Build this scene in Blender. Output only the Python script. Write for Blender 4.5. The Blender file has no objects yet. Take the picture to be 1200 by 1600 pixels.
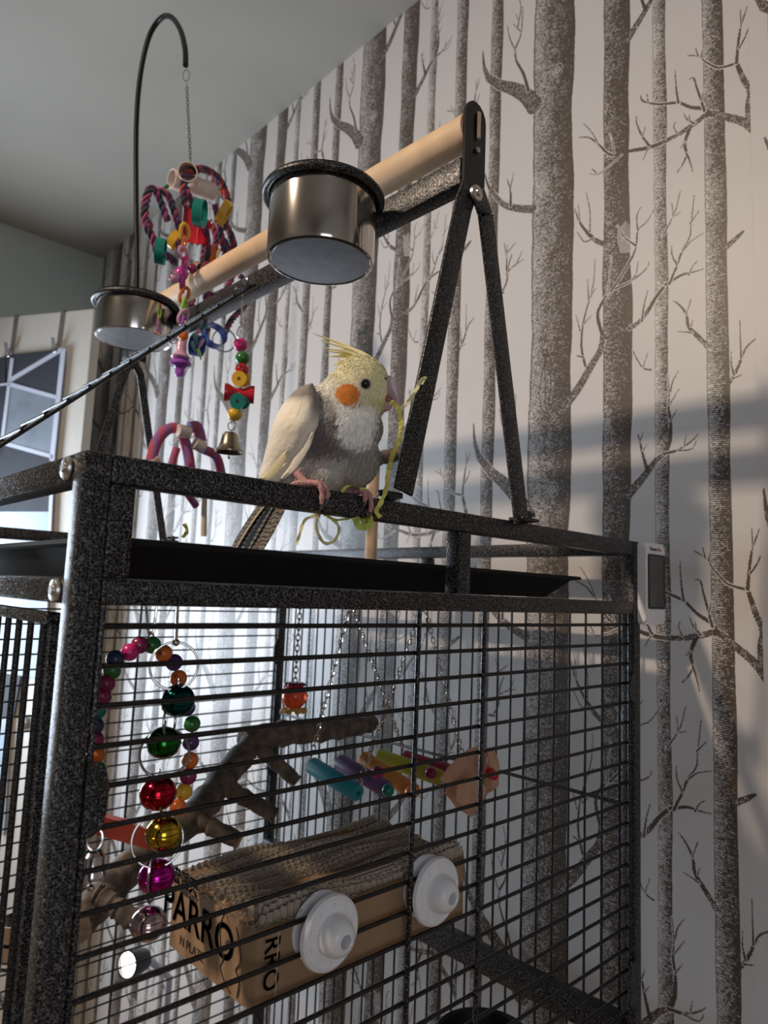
import bpy, bmesh, math, random
import numpy as np
from mathutils import Vector, Matrix, Quaternion
random.seed(7); rng = np.random.default_rng(7)
S = bpy.context.scene; C = S.collection
# ---------------------------------------------------------------- camera
CAM = Vector((-.16893, -.4797, .00811)); FPX = 1082.35
YAW, PITCH, ROLL = .75428, .11671, .04013
_fw = Vector((math.sin(YAW)*math.cos(PITCH), math.cos(YAW)*math.cos(PITCH), math.sin(PITCH)))
_r0 = _fw.cross(Vector((0, 0, 1))).normalized(); _u0 = _r0.cross(_fw)
_rt = math.cos(ROLL)*_r0 + math.sin(ROLL)*_u0; _up = -math.sin(ROLL)*_r0 + math.cos(ROLL)*_u0
cd = bpy.data.cameras.new('camera'); cam = bpy.data.objects.new('camera', cd); C.objects.link(cam)
cam.matrix_world = Matrix((( _rt.x, _up.x, -_fw.x, CAM.x), (_rt.y, _up.y, -_fw.y, CAM.y), (_rt.z, _up.z, -_fw.z, CAM.z), (0, 0, 0, 1)))
cd.sensor_fit = 'VERTICAL'; cd.sensor_height = 24; cd.lens = FPX/1600*24; cd.clip_start = .01
cd.dof.use_dof = True; cd.dof.focus_distance = .72; cd.dof.aperture_fstop = 5.0
S.camera = cam
def RAY(u, v): return _fw + _rt*((u-600)/FPX) + _up*((800-v)/FPX)
def AY(u, v, y): d = RAY(u, v); return CAM + d*((y-CAM.y)/d.y)
def AX(u, v, x): d = RAY(u, v); return CAM + d*((x-CAM.x)/d.x)
def AZ(u, v, z): d = RAY(u, v); return CAM + d*((z-CAM.z)/d.z)
def APL(u, v, P, n): d = RAY(u, v); return CAM + d*((Vector(P)-CAM).dot(n)/d.dot(n))
def PIX(P):
    d = Vector(P)-CAM; z = d.dot(_fw); return 600+FPX*d.dot(_rt)/z, 800-FPX*d.dot(_up)/z
# ---------------------------------------------------------------- world, lights, exposure
w = bpy.data.worlds.new('world'); S.world = w; w.use_nodes = True
w.node_tree.nodes['Background'].inputs[0].default_value = (.55, .6, .7, 1)
w.node_tree.nodes['Background'].inputs[1].default_value = .3
S.view_settings.view_transform = 'Standard'; S.view_settings.look = 'None'
S.view_settings.exposure = 0; S.view_settings.gamma = 1; S.view_settings.use_curve_mapping = False
def light(name, loc, target, sx, sy, energy, col, kind='AREA', spread=180):
    l = bpy.data.lights.new(name, kind); l.energy = energy; l.color = col
    if kind == 'AREA':
        l.shape = 'RECTANGLE'; l.size = sx; l.size_y = sy; l.spread = math.radians(spread)
    else: l.shadow_soft_size = sx
    o = bpy.data.objects.new(name, l); C.objects.link(o); o.location = loc
    o.rotation_euler = (Vector(target)-Vector(loc)).to_track_quat('-Z', 'Y').to_euler()
    return o
light('ceiling_spot_light', (-1.2, .52, 1.385), (.4, .1, -1.15), .10, .10, 23, (1, .79, .60), spread=145)
light('window_light', (.0, 2.44, -.05), (.6, .3, .05), .62, 1.1, 42, (.72, .85, 1.0), spread=165)
light('front_fill_light', (-.9, -2.35, .2), (.3, .3, .2), 1.2, 1.2, 12, (.84, .89, 1.0))  # unseen cool fill behind the camera, added to brighten the front faces
# ---------------------------------------------------------------- materials
def mat(name, col, rough=.5, metal=0, var=.12, vscale=40, bump=0, bscale=200, emit=0, trans=0, spec=.5, sheen=0, alpha=None):
    m = bpy.data.materials.new(name); m.use_nodes = True; n = m.node_tree.nodes; L = m.node_tree.links
    b = n['Principled BSDF']; b.inputs['Roughness'].default_value = rough; b.inputs['Metallic'].default_value = metal
    b.inputs['Specular IOR Level'].default_value = spec
    tc = n.new('ShaderNodeTexCoord')
    if var:
        t = n.new('ShaderNodeTexNoise'); t.inputs['Scale'].default_value = vscale; t.inputs['Detail'].default_value = 3
        L.new(tc.outputs['Object'], t.inputs['Vector'])
        r = n.new('ShaderNodeValToRGB'); e = r.color_ramp.elements
        e[0].position = .3; e[1].position = .7
        e[0].color = tuple(c*(1-var) for c in col)+(1,); e[1].color = tuple(min(1, c*(1+var)) for c in col)+(1,)
        L.new(t.outputs['Fac'], r.inputs['Fac']); L.new(r.outputs[0], b.inputs['Base Color'])
    else: b.inputs['Base Color'].default_value = tuple(col)+(1,)
    if bump:
        t2 = n.new('ShaderNodeTexNoise'); t2.inputs['Scale'].default_value = bscale; L.new(tc.outputs['Object'], t2.inputs['Vector'])
        bp = n.new('ShaderNodeBump'); bp.inputs['Strength'].default_value = bump; bp.inputs['Distance'].default_value = .002
        L.new(t2.outputs['Fac'], bp.inputs['Height']); L.new(bp.outputs[0], b.inputs['Normal'])
    if emit: b.inputs['Emission Color'].default_value = tuple(col)+(1,); b.inputs['Emission Strength'].default_value = emit
    if trans: b.inputs['Transmission Weight'].default_value = trans
    if sheen: b.inputs['Sheen Weight'].default_value = sheen
    return m
def hammertone():
    m = bpy.data.materials.new('hammertone black'); m.use_nodes = True; n = m.node_tree.nodes; L = m.node_tree.links
    b = n['Principled BSDF']; tc = n.new('ShaderNodeTexCoord')
    d = n.new('ShaderNodeTexNoise'); d.inputs['Scale'].default_value = 400; d.inputs['Detail'].default_value = .8; d.inputs['Roughness'].default_value = .45
    L.new(tc.outputs['Object'], d.inputs['Vector'])
    a = n.new('ShaderNodeMath'); a.operation = 'SUBTRACT'; a.inputs[1].default_value = .5; L.new(d.outputs['Fac'], a.inputs[0])
    ab = n.new('ShaderNodeMath'); ab.operation = 'ABSOLUTE'; L.new(a.outputs[0], ab.inputs[0])
    r = n.new('ShaderNodeValToRGB'); e = r.color_ramp.elements
    e[0].position = 0; e[0].color = (.23, .23, .235, 1); e[1].position = .050; e[1].color = (.006, .006, .007, 1)
    L.new(ab.outputs[0], r.inputs['Fac']); L.new(r.outputs[0], b.inputs['Base Color'])
    b.inputs['Metallic'].default_value = .3; b.inputs['Roughness'].default_value = .36; b.inputs['Specular IOR Level'].default_value = .35
    bp = n.new('ShaderNodeBump'); bp.inputs['Strength'].default_value = .55; bp.inputs['Distance'].default_value = .0012
    L.new(ab.outputs[0], bp.inputs['Height']); L.new(bp.outputs[0], b.inputs['Normal'])
    return m
HAM = hammertone()
BLACK = mat('black plastic', (.012, .012, .014), .35, var=.2)
WIREM = mat('black coated wire', (.010, .010, .011), .28, .1, var=.5, vscale=500, bump=.6, bscale=500)
BASEM = mat('darkened brushed steel base', (.36, .37, .39), .36, 1, var=.12, vscale=60)  # bowl steel made darker below: reflection of the dark tray put into the colour
STEEL = mat('brushed steel', (.60, .56, .52), .13, 1, var=.06, vscale=30)
RINGM = mat('dark chrome ring', (.36, .35, .35), .22, 1, var=.05)
CHROME = mat('chrome', (.62, .62, .63), .14, 1, var=.03)
ZINC = mat('zinc bolt', (.62, .60, .55), .3, 1, var=.1)
WHITE = mat('white plastic', (.84, .86, .90), .28, var=.02)
DOWEL = mat('pale beech dowel', (.72, .52, .34), .55, var=.1, vscale=25, bump=.15, bscale=90)
def colmat(nm, c, rough=.25, **k): return mat(nm, c, rough, var=k.pop('var', .08), **k)
# ---------------------------------------------------------------- mesh helpers
class MB:
    def __init__(s): s.bm = bmesh.new()
    def box(s, lo, hi, bev=0):
        lo, hi = Vector(lo), Vector(hi); r = bmesh.ops.create_cube(s.bm, size=1)
        for v in r['verts']:
            v.co = Vector(((lo.x+hi.x)/2+v.co.x*(hi.x-lo.x), (lo.y+hi.y)/2+v.co.y*(hi.y-lo.y), (lo.z+hi.z)/2+v.co.z*(hi.z-lo.z)))
        if bev:
            ed = list({e for v in r['verts'] for e in v.link_edges})
            bmesh.ops.bevel(s.bm, geom=ed, offset=bev, segments=2, affect='EDGES', profile=.5)
        return s
    def obox(s, c, X, Y, Z, bev=0):   # oriented box, half vectors
        r = bmesh.ops.create_cube(s.bm, size=2)
        for v in r['verts']: v.co = Vector(c)+Vector(X)*v.co.x+Vector(Y)*v.co.y+Vector(Z)*v.co.z
        if bev:
            ed = list({e for v in r['verts'] for e in v.link_edges})
            bmesh.ops.bevel(s.bm, geom=ed, offset=bev, segments=2, affect='EDGES', profile=.5)
        return s
    def tube(s, pts, rad, n=10, cap=True, closed=False, flat=None):
        pts = [Vector(p) for p in pts]; N = len(pts)
        if not isinstance(rad, list): rad = [rad]*N
        T = []
        for i in range(N):
            if closed: t = pts[(i+1) % N]-pts[i-1]
            else: t = pts[min(i+1, N-1)]-pts[max(i-1, 0)]
            T.append(t.normalized() if t.length > 1e-9 else Vector((0, 0, 1)))
        a = T[0].orthogonal().normalized() if flat is None else (Vector(flat)-T[0]*Vector(flat).dot(T[0])).normalized()
        rings = []
        for i in range(N):
            if i: 
                a = a-T[i]*a.dot(T[i]); a = a.normalized() if a.length > 1e-6 else T[i].orthogonal().normalized()
            if flat is not None and not closed: pass
            b = T[i].cross(a)
            r = rad[i]; ra, rb = r if hasattr(r, '__len__') else (r, r)
            rings.append([s.bm.verts.new(pts[i]+a*ra*math.cos(2*math.pi*k/n)+b*rb*math.sin(2*math.pi*k/n)) for k in range(n)])
        for i in range(N if closed else N-1):
            A, B = rings[i], rings[(i+1) % N]
            for k in range(n): s.bm.faces.new((A[k], A[(k+1) % n], B[(k+1) % n], B[k]))
        if cap and not closed:
            s.bm.faces.new(rings[0][::-1]); s.bm.faces.new(rings[-1])
        return s
    def lathe(s, prof, c=(0, 0, 0), ax=(0, 0, 1), n=32):
        ax = Vector(ax).normalized(); X = ax.orthogonal().normalized(); Y = ax.cross(X); c = Vector(c); rings = []
        for r, h in prof:
            if r < 1e-6: rings.append([s.bm.verts.new(c+ax*h)])
            else: rings.append([s.bm.verts.new(c+ax*h+X*r*math.cos(2*math.pi*k/n)+Y*r*math.sin(2*math.pi*k/n)) for k in range(n)])
        for A, B in zip(rings, rings[1:]):
            for k in range(n):
                k2 = (k+1) % n
                if len(A) == 1 and len(B) == 1: continue
                if len(A) == 1: s.bm.faces.new((A[0], B[k2], B[k]))
                elif len(B) == 1: s.bm.faces.new((A[k], A[k2], B[0]))
                else: s.bm.faces.new((A[k], A[k2], B[k2], B[k]))
        return s
    def ball(s, c, r, n=16, m=10, sc=(1, 1, 1)):
        res = bmesh.ops.create_uvsphere(s.bm, u_segments=n, v_segments=m, radius=1)
        for v in res['verts']: v.co = Vector(c)+Vector((v.co.x*r*sc[0], v.co.y*r*sc[1], v.co.z*r*sc[2]))
        return s
    def torus(s, c, ax, R, r, n=28, m=8, stretch=None):
        ax = Vector(ax).normalized(); X = ax.orthogonal().normalized()
        if stretch is not None: X = Vector(stretch[0]); X = (X-ax*X.dot(ax)).normalized()
        Y = ax.cross(X); k = stretch[1] if stretch else 1
        return s.tube([Vector(c)+X*R*k*math.cos(2*math.pi*i/n)+Y*R*math.sin(2*math.pi*i/n) for i in range(n)], r, m, closed=True)
    def prism(s, poly, off):   # planar polygon extruded by vector off
        off = Vector(off); A = [s.bm.verts.new(Vector(p)) for p in poly]; B = [s.bm.verts.new(Vector(p)+off) for p in poly]
        s.bm.faces.new(A); s.bm.faces.new(B[::-1]); N = len(A)
        for i in range(N): s.bm.faces.new((A[i], B[i], B[(i+1) % N], A[(i+1) % N]))
        return s
    def mesh(s, name, smooth=True, origin=(0, 0, 0)):
        o = Vector(origin)
        bmesh.ops.recalc_face_normals(s.bm, faces=s.bm.faces)
        for v in s.bm.verts: v.co -= o
        me = bpy.data.meshes.new(name); s.bm.to_mesh(me); s.bm.free()
        if smooth:
            me.polygons.foreach_set('use_smooth', [True]*len(me.polygons))
            try: me.set_sharp_from_angle(angle=math.radians(38))
            except Exception: pass
        return me
def wl(o):
    v = Vector((0, 0, 0))
    while o is not None: v = v+Vector(o.location); o = o.parent
    return v
def obj(name, mb, m, parent=None, label=None, loc=None, kind=None, smooth=True):
    po = wl(parent) if parent is not None else Vector((0, 0, 0))
    org = Vector(loc) if loc is not None else po
    if isinstance(mb, MB): me = mb.mesh(name, smooth, org)
    else: me = mb; me.transform(Matrix.Translation(-org))
    if m is not None and not me.materials: me.materials.append(m)
    o = bpy.data.objects.new(name, me); C.objects.link(o); o.location = org-po
    if parent is not None: o.parent = parent
    if label: o['label'] = label
    if kind: o['kind'] = kind
    return o
def thing(name, label, cat, loc, group=None):
    o = bpy.data.objects.new(name, None); C.objects.link(o); o.location = loc; o.empty_display_size = .02
    o['label'] = label; o['category'] = cat
    if group: o['group'] = group
    return o
def tag(o, label, cat, group=None, kind=None):
    o['label'] = label; o['category'] = cat
    if group: o['group'] = group
    if kind: o['kind'] = kind
    return o
def spline(pts, n=8):
    P = [Vector(p) for p in pts]; out = []
    for i in range(len(P)-1):
        p0 = P[max(i-1, 0)]; p1 = P[i]; p2 = P[i+1]; p3 = P[min(i+2, len(P)-1)]
        for k in range(n):
            t = k/n
            out.append(.5*((2*p1)+(p2-p0)*t+(2*p0-5*p1+4*p2-p3)*t*t+(3*p1-p0-3*p2+p3)*t*t*t))
    out.append(P[-1]); return out
def chain(mb, a, b, L=.008, r=.0009):
    a, b = Vector(a), Vector(b); n = max(2, int((b-a).length/(L*.72))); d = (b-a).normalized(); o = d.orthogonal().normalized(); o2 = d.cross(o)
    for i in range(n):
        c = a+(b-a)*((i+.5)/n); mb.torus(c, o if i % 2 else o2, L*.28, r, 10, 5, stretch=(d, 1.85))
    return mb
def text_mesh(body, size, X, Y, P, depth=.0002, spacing=1, shear=0):
    cu = bpy.data.curves.new('t', 'FONT'); cu.body = body; cu.size = size; cu.extrude = depth; cu.align_x = 'CENTER'; cu.align_y = 'CENTER'
    cu.space_character = spacing; cu.offset = 0
    o = bpy.data.objects.new('t', cu); C.objects.link(o); bpy.context.view_layer.update()
    me = bpy.data.meshes.new_from_object(o.evaluated_get(bpy.context.evaluated_depsgraph_get()))
    bpy.data.objects.remove(o); X, Y = Vector(X).normalized(), Vector(Y).normalized(); Z = X.cross(Y)
    M = Matrix(((X.x, Y.x, Z.x, P[0]), (X.y, Y.y, Z.y, P[1]), (X.z, Y.z, Z.z, P[2]), (0, 0, 0, 1)))
    me.transform(M); return me
# ---------------------------------------------------------------- the room
FLZ, CEZ, WX, BY, LX, FY = -1.55, 1.412, .88, 2.50, -2.7, -2.5
PLASTER = mat('ceiling paint', (.40, .37, .32), .85, var=.05, vscale=3, bump=.25, bscale=60)
BACKP = mat('grey green wall paint', (.52, .58, .56), .8, var=.03, vscale=4)
SIDEP = mat('beige wall paint', (.55, .52, .47), .85, var=.04)
def struct(name, lo, hi, m, bev=0):
    o = obj(name, MB().box(lo, hi, bev), m, loc=((Vector(lo)+Vector(hi))/2), smooth=False); o['kind'] = 'structure'; return o
struct('floor', (LX, FY, FLZ-.1), (WX+.1, BY+.1, FLZ), mat('oak floor', (.30, .20, .12), .5, var=.25, vscale=6))
struct('ceiling', (LX, FY, CEZ), (WX+.1, BY+.1, CEZ+.1), PLASTER)
struct('wall_back', (LX, BY, FLZ), (WX, BY+.1, CEZ), BACKP)
struct('wall_left', (LX-.1, FY, FLZ), (LX, BY+.1, CEZ), SIDEP)
struct('wall_front', (LX-.1, FY-.1, FLZ), (WX+.1, FY, CEZ), SIDEP)
struct('trim_1', (.79, BY-.02, FLZ), (.872, BY, 1.06), mat('white trim paint', (.72, .74, .72), .5, var=.02), .003)
wallR = struct('wall_right', (WX+.001, FY, FLZ), (WX+.1, BY+.1, CEZ), SIDEP)
# wallpaper print, one pattern tile: a woodland engraving drawn as strokes
P_, R_, Y0 = .529, .81, -.137
DEN = 2500; TW_, TH_ = int(P_*DEN), int(R_*DEN)
ink = np.zeros((TH_, TW_), np.float32)
def blur(a, ky, kx):
    for _ in range(2):
        a = sum(np.roll(a, i, 0) for i in range(-ky, ky+1))/(2*ky+1)
        a = sum(np.roll(a, i, 1) for i in range(-kx, kx+1))/(2*kx+1)
    a = a-a.mean(); return a/a.std()
nz = blur(rng.random((TH_, TW_)), 1, 3); nb = blur(rng.random((TH_, TW_)), 30, 14)
nf = blur(rng.random((TH_, TW_)), 1, 1)
zz = (np.arange(TH_)+.5)/TH_; yy = (np.arange(TW_)+.5)/DEN+Y0
def wob(seed, amp):
    r = np.random.default_rng(seed); o = np.zeros(TH_)
    for k in (1, 2, 3, 5, 8, 13, 21, 34, 55): o += r.normal()*np.sin(2*np.pi*k*zz+r.random()*6.28)/k**.75
    return o*amp
def trunk(c, wd, d0, d1, seed):
    global ink
    L = c-wd/2+wob(seed, .0011+wd*.008); Rr = c+wd/2+wob(seed+50, .0009+wd*.008)
    s = (yy[None, :]-L[:, None])/(Rr-L)[:, None]        # 0 at the low-y side (right in view)
    ins = (s > 0) & (s < 1); t = 1-s                     # t = 0 at the lit side
    d = d0+(d1-d0)*np.clip(t*1.15-.05, 0, 1)**1.0
    d = d1+(d0-d1)*np.clip(s*1.1, 0, 1)
    ph = 5*np.sin(3.1*s+seed)+1.6*nb
    rows = .5+.5*np.sin(2*np.pi*(zz[:, None]*R_/.0032)+ph*.35)
    colp = .5+.5*np.sin(2*np.pi*yy[None, :]/.0029+1.3*nf+3.1416*(np.floor(zz[:, None]*R_/.0032+ph*.055) % 2))
    val = .40*rows+.26*colp+.10*nz+.07*nf+.035*nb+.118
    k = ins & ((val < d) | (s < .05) | ((s > .965) & (nz > -.4)))
    ink = np.where(ins, 0, ink); ink = np.where(k, 1, ink).astype(np.float32)
def cells(y0, y1, z0, z1):
    c0 = max(0, int((y0-Y0)*DEN)); c1 = min(TW_, int((y1-Y0)*DEN)+1); r0 = int(z0*DEN); r1 = int(z1*DEN)+1
    return c0, c1, r0, r1
def seg(a, b, ra, rb, val, jit=.0006):
    m = max(ra, rb)+.003; c0, c1, r0, r1 = cells(min(a[0], b[0])-m, max(a[0], b[0])+m, min(a[1], b[1])-m, max(a[1], b[1])+m)
    if c1 <= c0: return
    ri = np.arange(r0, r1); rows = ri % TH_; Y = yy[c0:c1][None, :]; Z = (ri[:, None]+.5)/DEN
    dy, dz = b[0]-a[0], b[1]-a[1]; q = np.clip(((Y-a[0])*dy+(Z-a[1])*dz)/(dy*dy+dz*dz+1e-12), 0, 1)
    dist = np.hypot(Y-a[0]-q*dy, Z-a[1]-q*dz); rr = ra+(rb-ra)*q
    sub = nf[np.ix_(rows, np.arange(c0, c1))]; hit = dist+sub*jit*.5 < rr
    blk = ink[np.ix_(rows, np.arange(c0, c1))]
    if val > 0 and max(ra, rb) > .0035:
        lite = (np.sin(Z*R_*2*np.pi/.0026+Y*900)+.9*sub > 1.15) & (dist < rr*.85); ink[np.ix_(rows, np.arange(c0, c1))] = np.where(hit, np.where(lite, 0, 1), blk)
    else: ink[np.ix_(rows, np.arange(c0, c1))] = np.where(hit, val, blk)
def branch(px, w0, w1, base=False):
    q = [AX(u, v, WX) for u, v in px]; sc = (AX(px[0][0], px[0][1]+10, WX)-q[0]).length/10
    p = [(a.y, a.z) for a in q]; n = len(p)
    sp = spline([(a, b, 0) for a, b in p], 4); N = len(sp)-1
    for pas in (0, 1):
        for i in range(N):
            wa = (w0+(w1-w0)*i/N)*sc/2; wb = (w0+(w1-w0)*(i+1)/N)*sc/2
            if pas == 0:
                if w0 >= 6 and i < N*.34: continue
                seg(sp[i][:2], sp[i+1][:2], wa+.0013, wb+.0013, 0)
            else: seg(sp[i][:2], sp[i+1][:2], wa, wb, 1)
def spiral(u, v, r, val=0, k=2.2, ax=1.5):
    q = AX(u, v, WX); pr = None
    for i in range(60):
        a = i/60*k*6.28; rr = r*(.12+.88*i/60); c = (q.y+rr*math.cos(a), q.z+rr*ax*math.sin(a))
        if pr: seg(pr, c, .0005, .0005, val, 0)
        pr = c
for c, wd, d0, d1, sd in ((-.084, .032, .42, .86, 1), (.003, .022, .30, .70, 2), (.349, .028, .46, .86, 5), (.080, .050, .60, .92, 3), (.210, .088, .44, .90, 4)):
    trunk(c, wd, d0, d1, sd)
for poly in ([(853, 560), (846, 590), (843, 620), (850, 650)], [(855, 548), (868, 585), (866, 620), (856, 645)], [(858, 575), (861, 600), (857, 630)], [(851, 570), (852, 600), (853, 640)]):
    q = spline([AX(u, v, WX) for u, v in poly], 5)
    for a, b in zip(q, q[1:]): seg((a.y, a.z), (b.y, b.z), .0011, .0011, 1, .0005)
spiral(873, 108, .012); spiral(873, 108, .0126, 1, 1.2); spiral(948, 662, .008); spiral(862, 765, .008); spiral(995, 60, .006)
for k in range(9):   # the pale whorls on the third trunk
    u = 968+k*2.5; branch_pts = [(u, 345+abs(k-4)*3), (u-3, 370), (u+2, 395)]
    q = spline([AX(a, b, WX) for a, b in branch_pts], 4)
    for a, b in zip(q, q[1:]): seg((a.y, a.z), (b.y, b.z), .0006, .0006, 0, 0)
BR = [([(1184,207),(1160,190),(1130,182),(1108,178),(1090,190),(1060,210),(1030,225),(1010,232)],12,6),
([(1010,232),(985,236),(965,242),(950,240),(935,225),(920,215),(905,215)],6,1.2),([(935,225),(925,207),(912,193)],1.6,1),([(960,240),(957,222),(953,210)],2,1),
([(972,242),(950,262),(935,272),(922,272)],2.2,1),([(932,270),(925,264)],2,1),([(1015,228),(1003,212),(996,195),(994,182)],3.4,1),([(1004,212),(1009,198)],2,1),
([(1085,193),(1074,187),(1068,176)],3.4,1),([(1078,189),(1077,180)],2,1),([(1058,208),(1053,198),(1056,190)],2,1),([(1077,203),(1070,225),(1073,240),(1068,255),(1058,270)],6,1),
([(1073,240),(1079,255),(1083,270)],3,1),([(1070,222),(1063,232)],2,1),([(1013,232),(1005,250)],2,1),([(1112,180),(1098,170),(1080,168),(1062,160)],6,4),([(1062,160),(1030,163),(1010,160),(1003,156),(1001,149)],4,1.4),
([(1013,161),(1011,147)],2,1),([(1060,161),(1057,140),(1055,110)],3.4,1),([(1101,174),(1095,155),(1088,135),(1084,122),(1077,124)],4,1.4),([(1096,158),(1100,141)],2,1),
([(1184,214),(1174,190),(1170,165),(1173,143),(1162,125),(1155,108),(1151,98)],13,5),([(1151,99),(1130,105),(1118,105),(1100,95),(1093,88),(1075,87)],4,1),([(1096,90),(1098,78)],2,1),([(1091,88),(1087,76)],2,1),
([(1151,98),(1153,75),(1157,45),(1163,25),(1168,10)],5,1),([(1155,75),(1165,57),(1173,34)],3,1),([(1158,42),(1157,15)],2,1),
([(946,382),(930,375),(915,360),(905,345),(898,325)],8,1),([(928,372),(915,378),(908,372),(902,362)],2.4,1),([(922,362),(922,330),(916,300)],2,1),([(906,345),(904,320)],1.6,1),
([(878,640),(892,622),(905,605),(925,570),(938,548),(942,525)],17,8),([(942,525),(934,495),(940,475),(955,455),(985,440),(1010,420),(1014,408)],6,1),([(955,455),(975,425),(993,390),(997,360),(1012,345),(1032,310)],4,1),
([(997,360),(995,338),(1002,323)],2.4,1),([(994,384),(975,370),(965,352)],3,1),([(950,460),(953,430),(956,402)],2,1),([(988,438),(995,425),(997,408)],2,1),
([(942,527),(965,518),(990,510),(1010,490),(1025,465),(1040,445)],8,5),([(1040,445),(1065,430),(1085,425),(1100,420)],5,1),([(1046,444),(1058,415),(1067,390),(1078,370),(1080,350),(1085,305)],4,1),
([(1067,392),(1080,377),(1100,364)],2.4,1),([(1058,414),(1050,398),(1050,384)],2.6,1),([(1078,350),(1092,330)],2,1),([(1076,430),(1082,417),(1090,408)],2.2,1),([(1003,502),(1007,475),(1012,455)],3.4,1),
([(915,572),(909,545),(910,515),(915,490),(922,465),(928,440),(930,405)],4,1),([(922,465),(931,450)],2,1),([(920,468),(918,435)],2,1),([(907,517),(900,492)],2,1),([(913,506),(925,492)],2,1),([(912,558),(902,556)],3,1.4),
([(1037,367),(1050,342),(1057,325),(1063,298)],2.4,1),([(1051,340),(1064,331)],1.6,1),([(1052,338),(1050,318)],1.6,1),([(1018,578),(1005,575),(995,560),(989,548)],2.6,1),([(1005,574),(1012,552)],1.6,1),
([(980,775),(995,758),(1010,740),(1025,720),(1040,708)],15,6),([(1038,710),(1047,690),(1048,660),(1045,635),(1050,600),(1060,580)],7,1),([(1048,657),(1058,640)],2.4,1),([(1047,632),(1061,608)],2,1),([(1046,620),(1044,585)],2,1),
([(1038,709),(1060,703),(1080,690),(1092,677)],5,1),([(1060,704),(1080,702),(1088,690)],2.4,1),([(1069,698),(1072,680)],2,1),([(1012,736),(1005,712),(1000,690),(997,679)],6,1.2),([(1005,704),(1011,695)],2,1),([(1000,691),(1005,675)],2,1),
([(1105,540),(1090,525),(1076,510),(1072,490),(1060,475),(1052,470)],8,1),([(1072,492),(1080,468)],2,1),([(1082,520),(1060,518)],2,1),([(1080,510),(1083,500)],2,1),
([(1133,608),(1145,590),(1155,570),(1165,545),(1180,530)],7,1.4),([(1158,560),(1157,530),(1156,500)],2.6,1),([(1147,586),(1143,570),(1143,550)],3,1),([(1145,592),(1160,585)],3,1),
([(1134,387),(1150,373),(1161,362)],10,4),([(835,165),(820,148),(800,138),(780,132),(764,122)],24,10),([(764,123),(757,105),(755,80)],9,1.2),([(826,142),(818,115),(807,95),(805,75)],5,2),([(806,80),(797,60),(793,40)],2,1),([(806,75),(815,50),(817,10)],3,1),([(815,50),(803,38)],1.5,1),
([(833,327),(805,325),(785,318),(770,300)],12,6),([(771,302),(763,290),(758,272)],6,2),([(798,321),(798,300),(793,280)],5,1.2),([(797,298),(803,270)],2.4,1),
([(783,460),(792,440),(795,415),(800,398)],3,2),([(779,460),(787,457)],4,3),([(792,428),(792,405),(793,382)],3,1),([(792,400),(788,380)],2,1),([(793,395),(806,379)],2,1),([(793,425),(808,410),(816,392)],2.4,1),([(800,418),(818,405)],2,1),
([(797,652),(803,620),(800,598)],2.6,1),([(798,635),(795,625)],1.6,1)]
for b in BR: branch(*b)
ink = (ink+np.roll(ink, 1, 0)+np.roll(ink, -1, 0)+np.roll(ink, 1, 1)+np.roll(ink, -1, 1))/5
im = bpy.data.images.new('woodland print', TW_, TH_, alpha=False, float_buffer=False); im.colorspace_settings.name = 'Non-Color'
px = np.ones((TH_, TW_, 4), np.float32); px[..., :3] = ink[:, ::-1, None]
im.pixels.foreach_set(px.ravel()); im.update(); im.pack()
pm = bpy.data.materials.new('woodland wallpaper'); pm.use_nodes = True; n = pm.node_tree.nodes; L = pm.node_tree.links; b = n['Principled BSDF']
ti = n.new('ShaderNodeTexImage'); ti.image = im; ti.extension = 'REPEAT'; uv = n.new('ShaderNodeUVMap'); uv.uv_map = 'UVMap'
L.new(uv.outputs[0], ti.inputs[0]); mx = n.new('ShaderNodeMix'); mx.data_type = 'RGBA'
mx.inputs[6].default_value = (.60, .575, .56, 1); mx.inputs[7].default_value = (.075, .056, .042, 1)
L.new(ti.outputs[0], mx.inputs[0]); L.new(mx.outputs[2], b.inputs['Base Color']); b.inputs['Roughness'].default_value = .45
nn = n.new('ShaderNodeTexNoise'); nn.inputs['Scale'].default_value = 9; tc = n.new('ShaderNodeTexCoord'); L.new(tc.outputs['Object'], nn.inputs['Vector'])
bp = n.new('ShaderNodeBump'); bp.inputs['Strength'].default_value = .25; bp.inputs['Distance'].default_value = .01; L.new(nn.outputs['Fac'], bp.inputs['Height']); L.new(bp.outputs[0], b.inputs['Normal'])
for k in range(-4, 6):
    ya, yb = Y0+k*P_, min(Y0+(k+1)*P_, BY); 
    if yb <= max(ya, FY): continue
    ya0 = ya; ya = max(ya, FY); drop = .175*k
    m = MB(); m.box((WX-.0004, ya+.00004, FLZ), (WX+.001, yb-.00004, CEZ)); o = obj('wallpaper_strip', m, pm, wallR, smooth=False)
    me = o.data; ul = me.uv_layers.new(name='UVMap'); off = wl(o)
    for lp in me.loops:
        co = me.vertices[lp.vertex_index].co+off
        ul.data[lp.index].uv = (1-(co.y-ya0)/P_, (co.z-drop)/R_)
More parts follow.
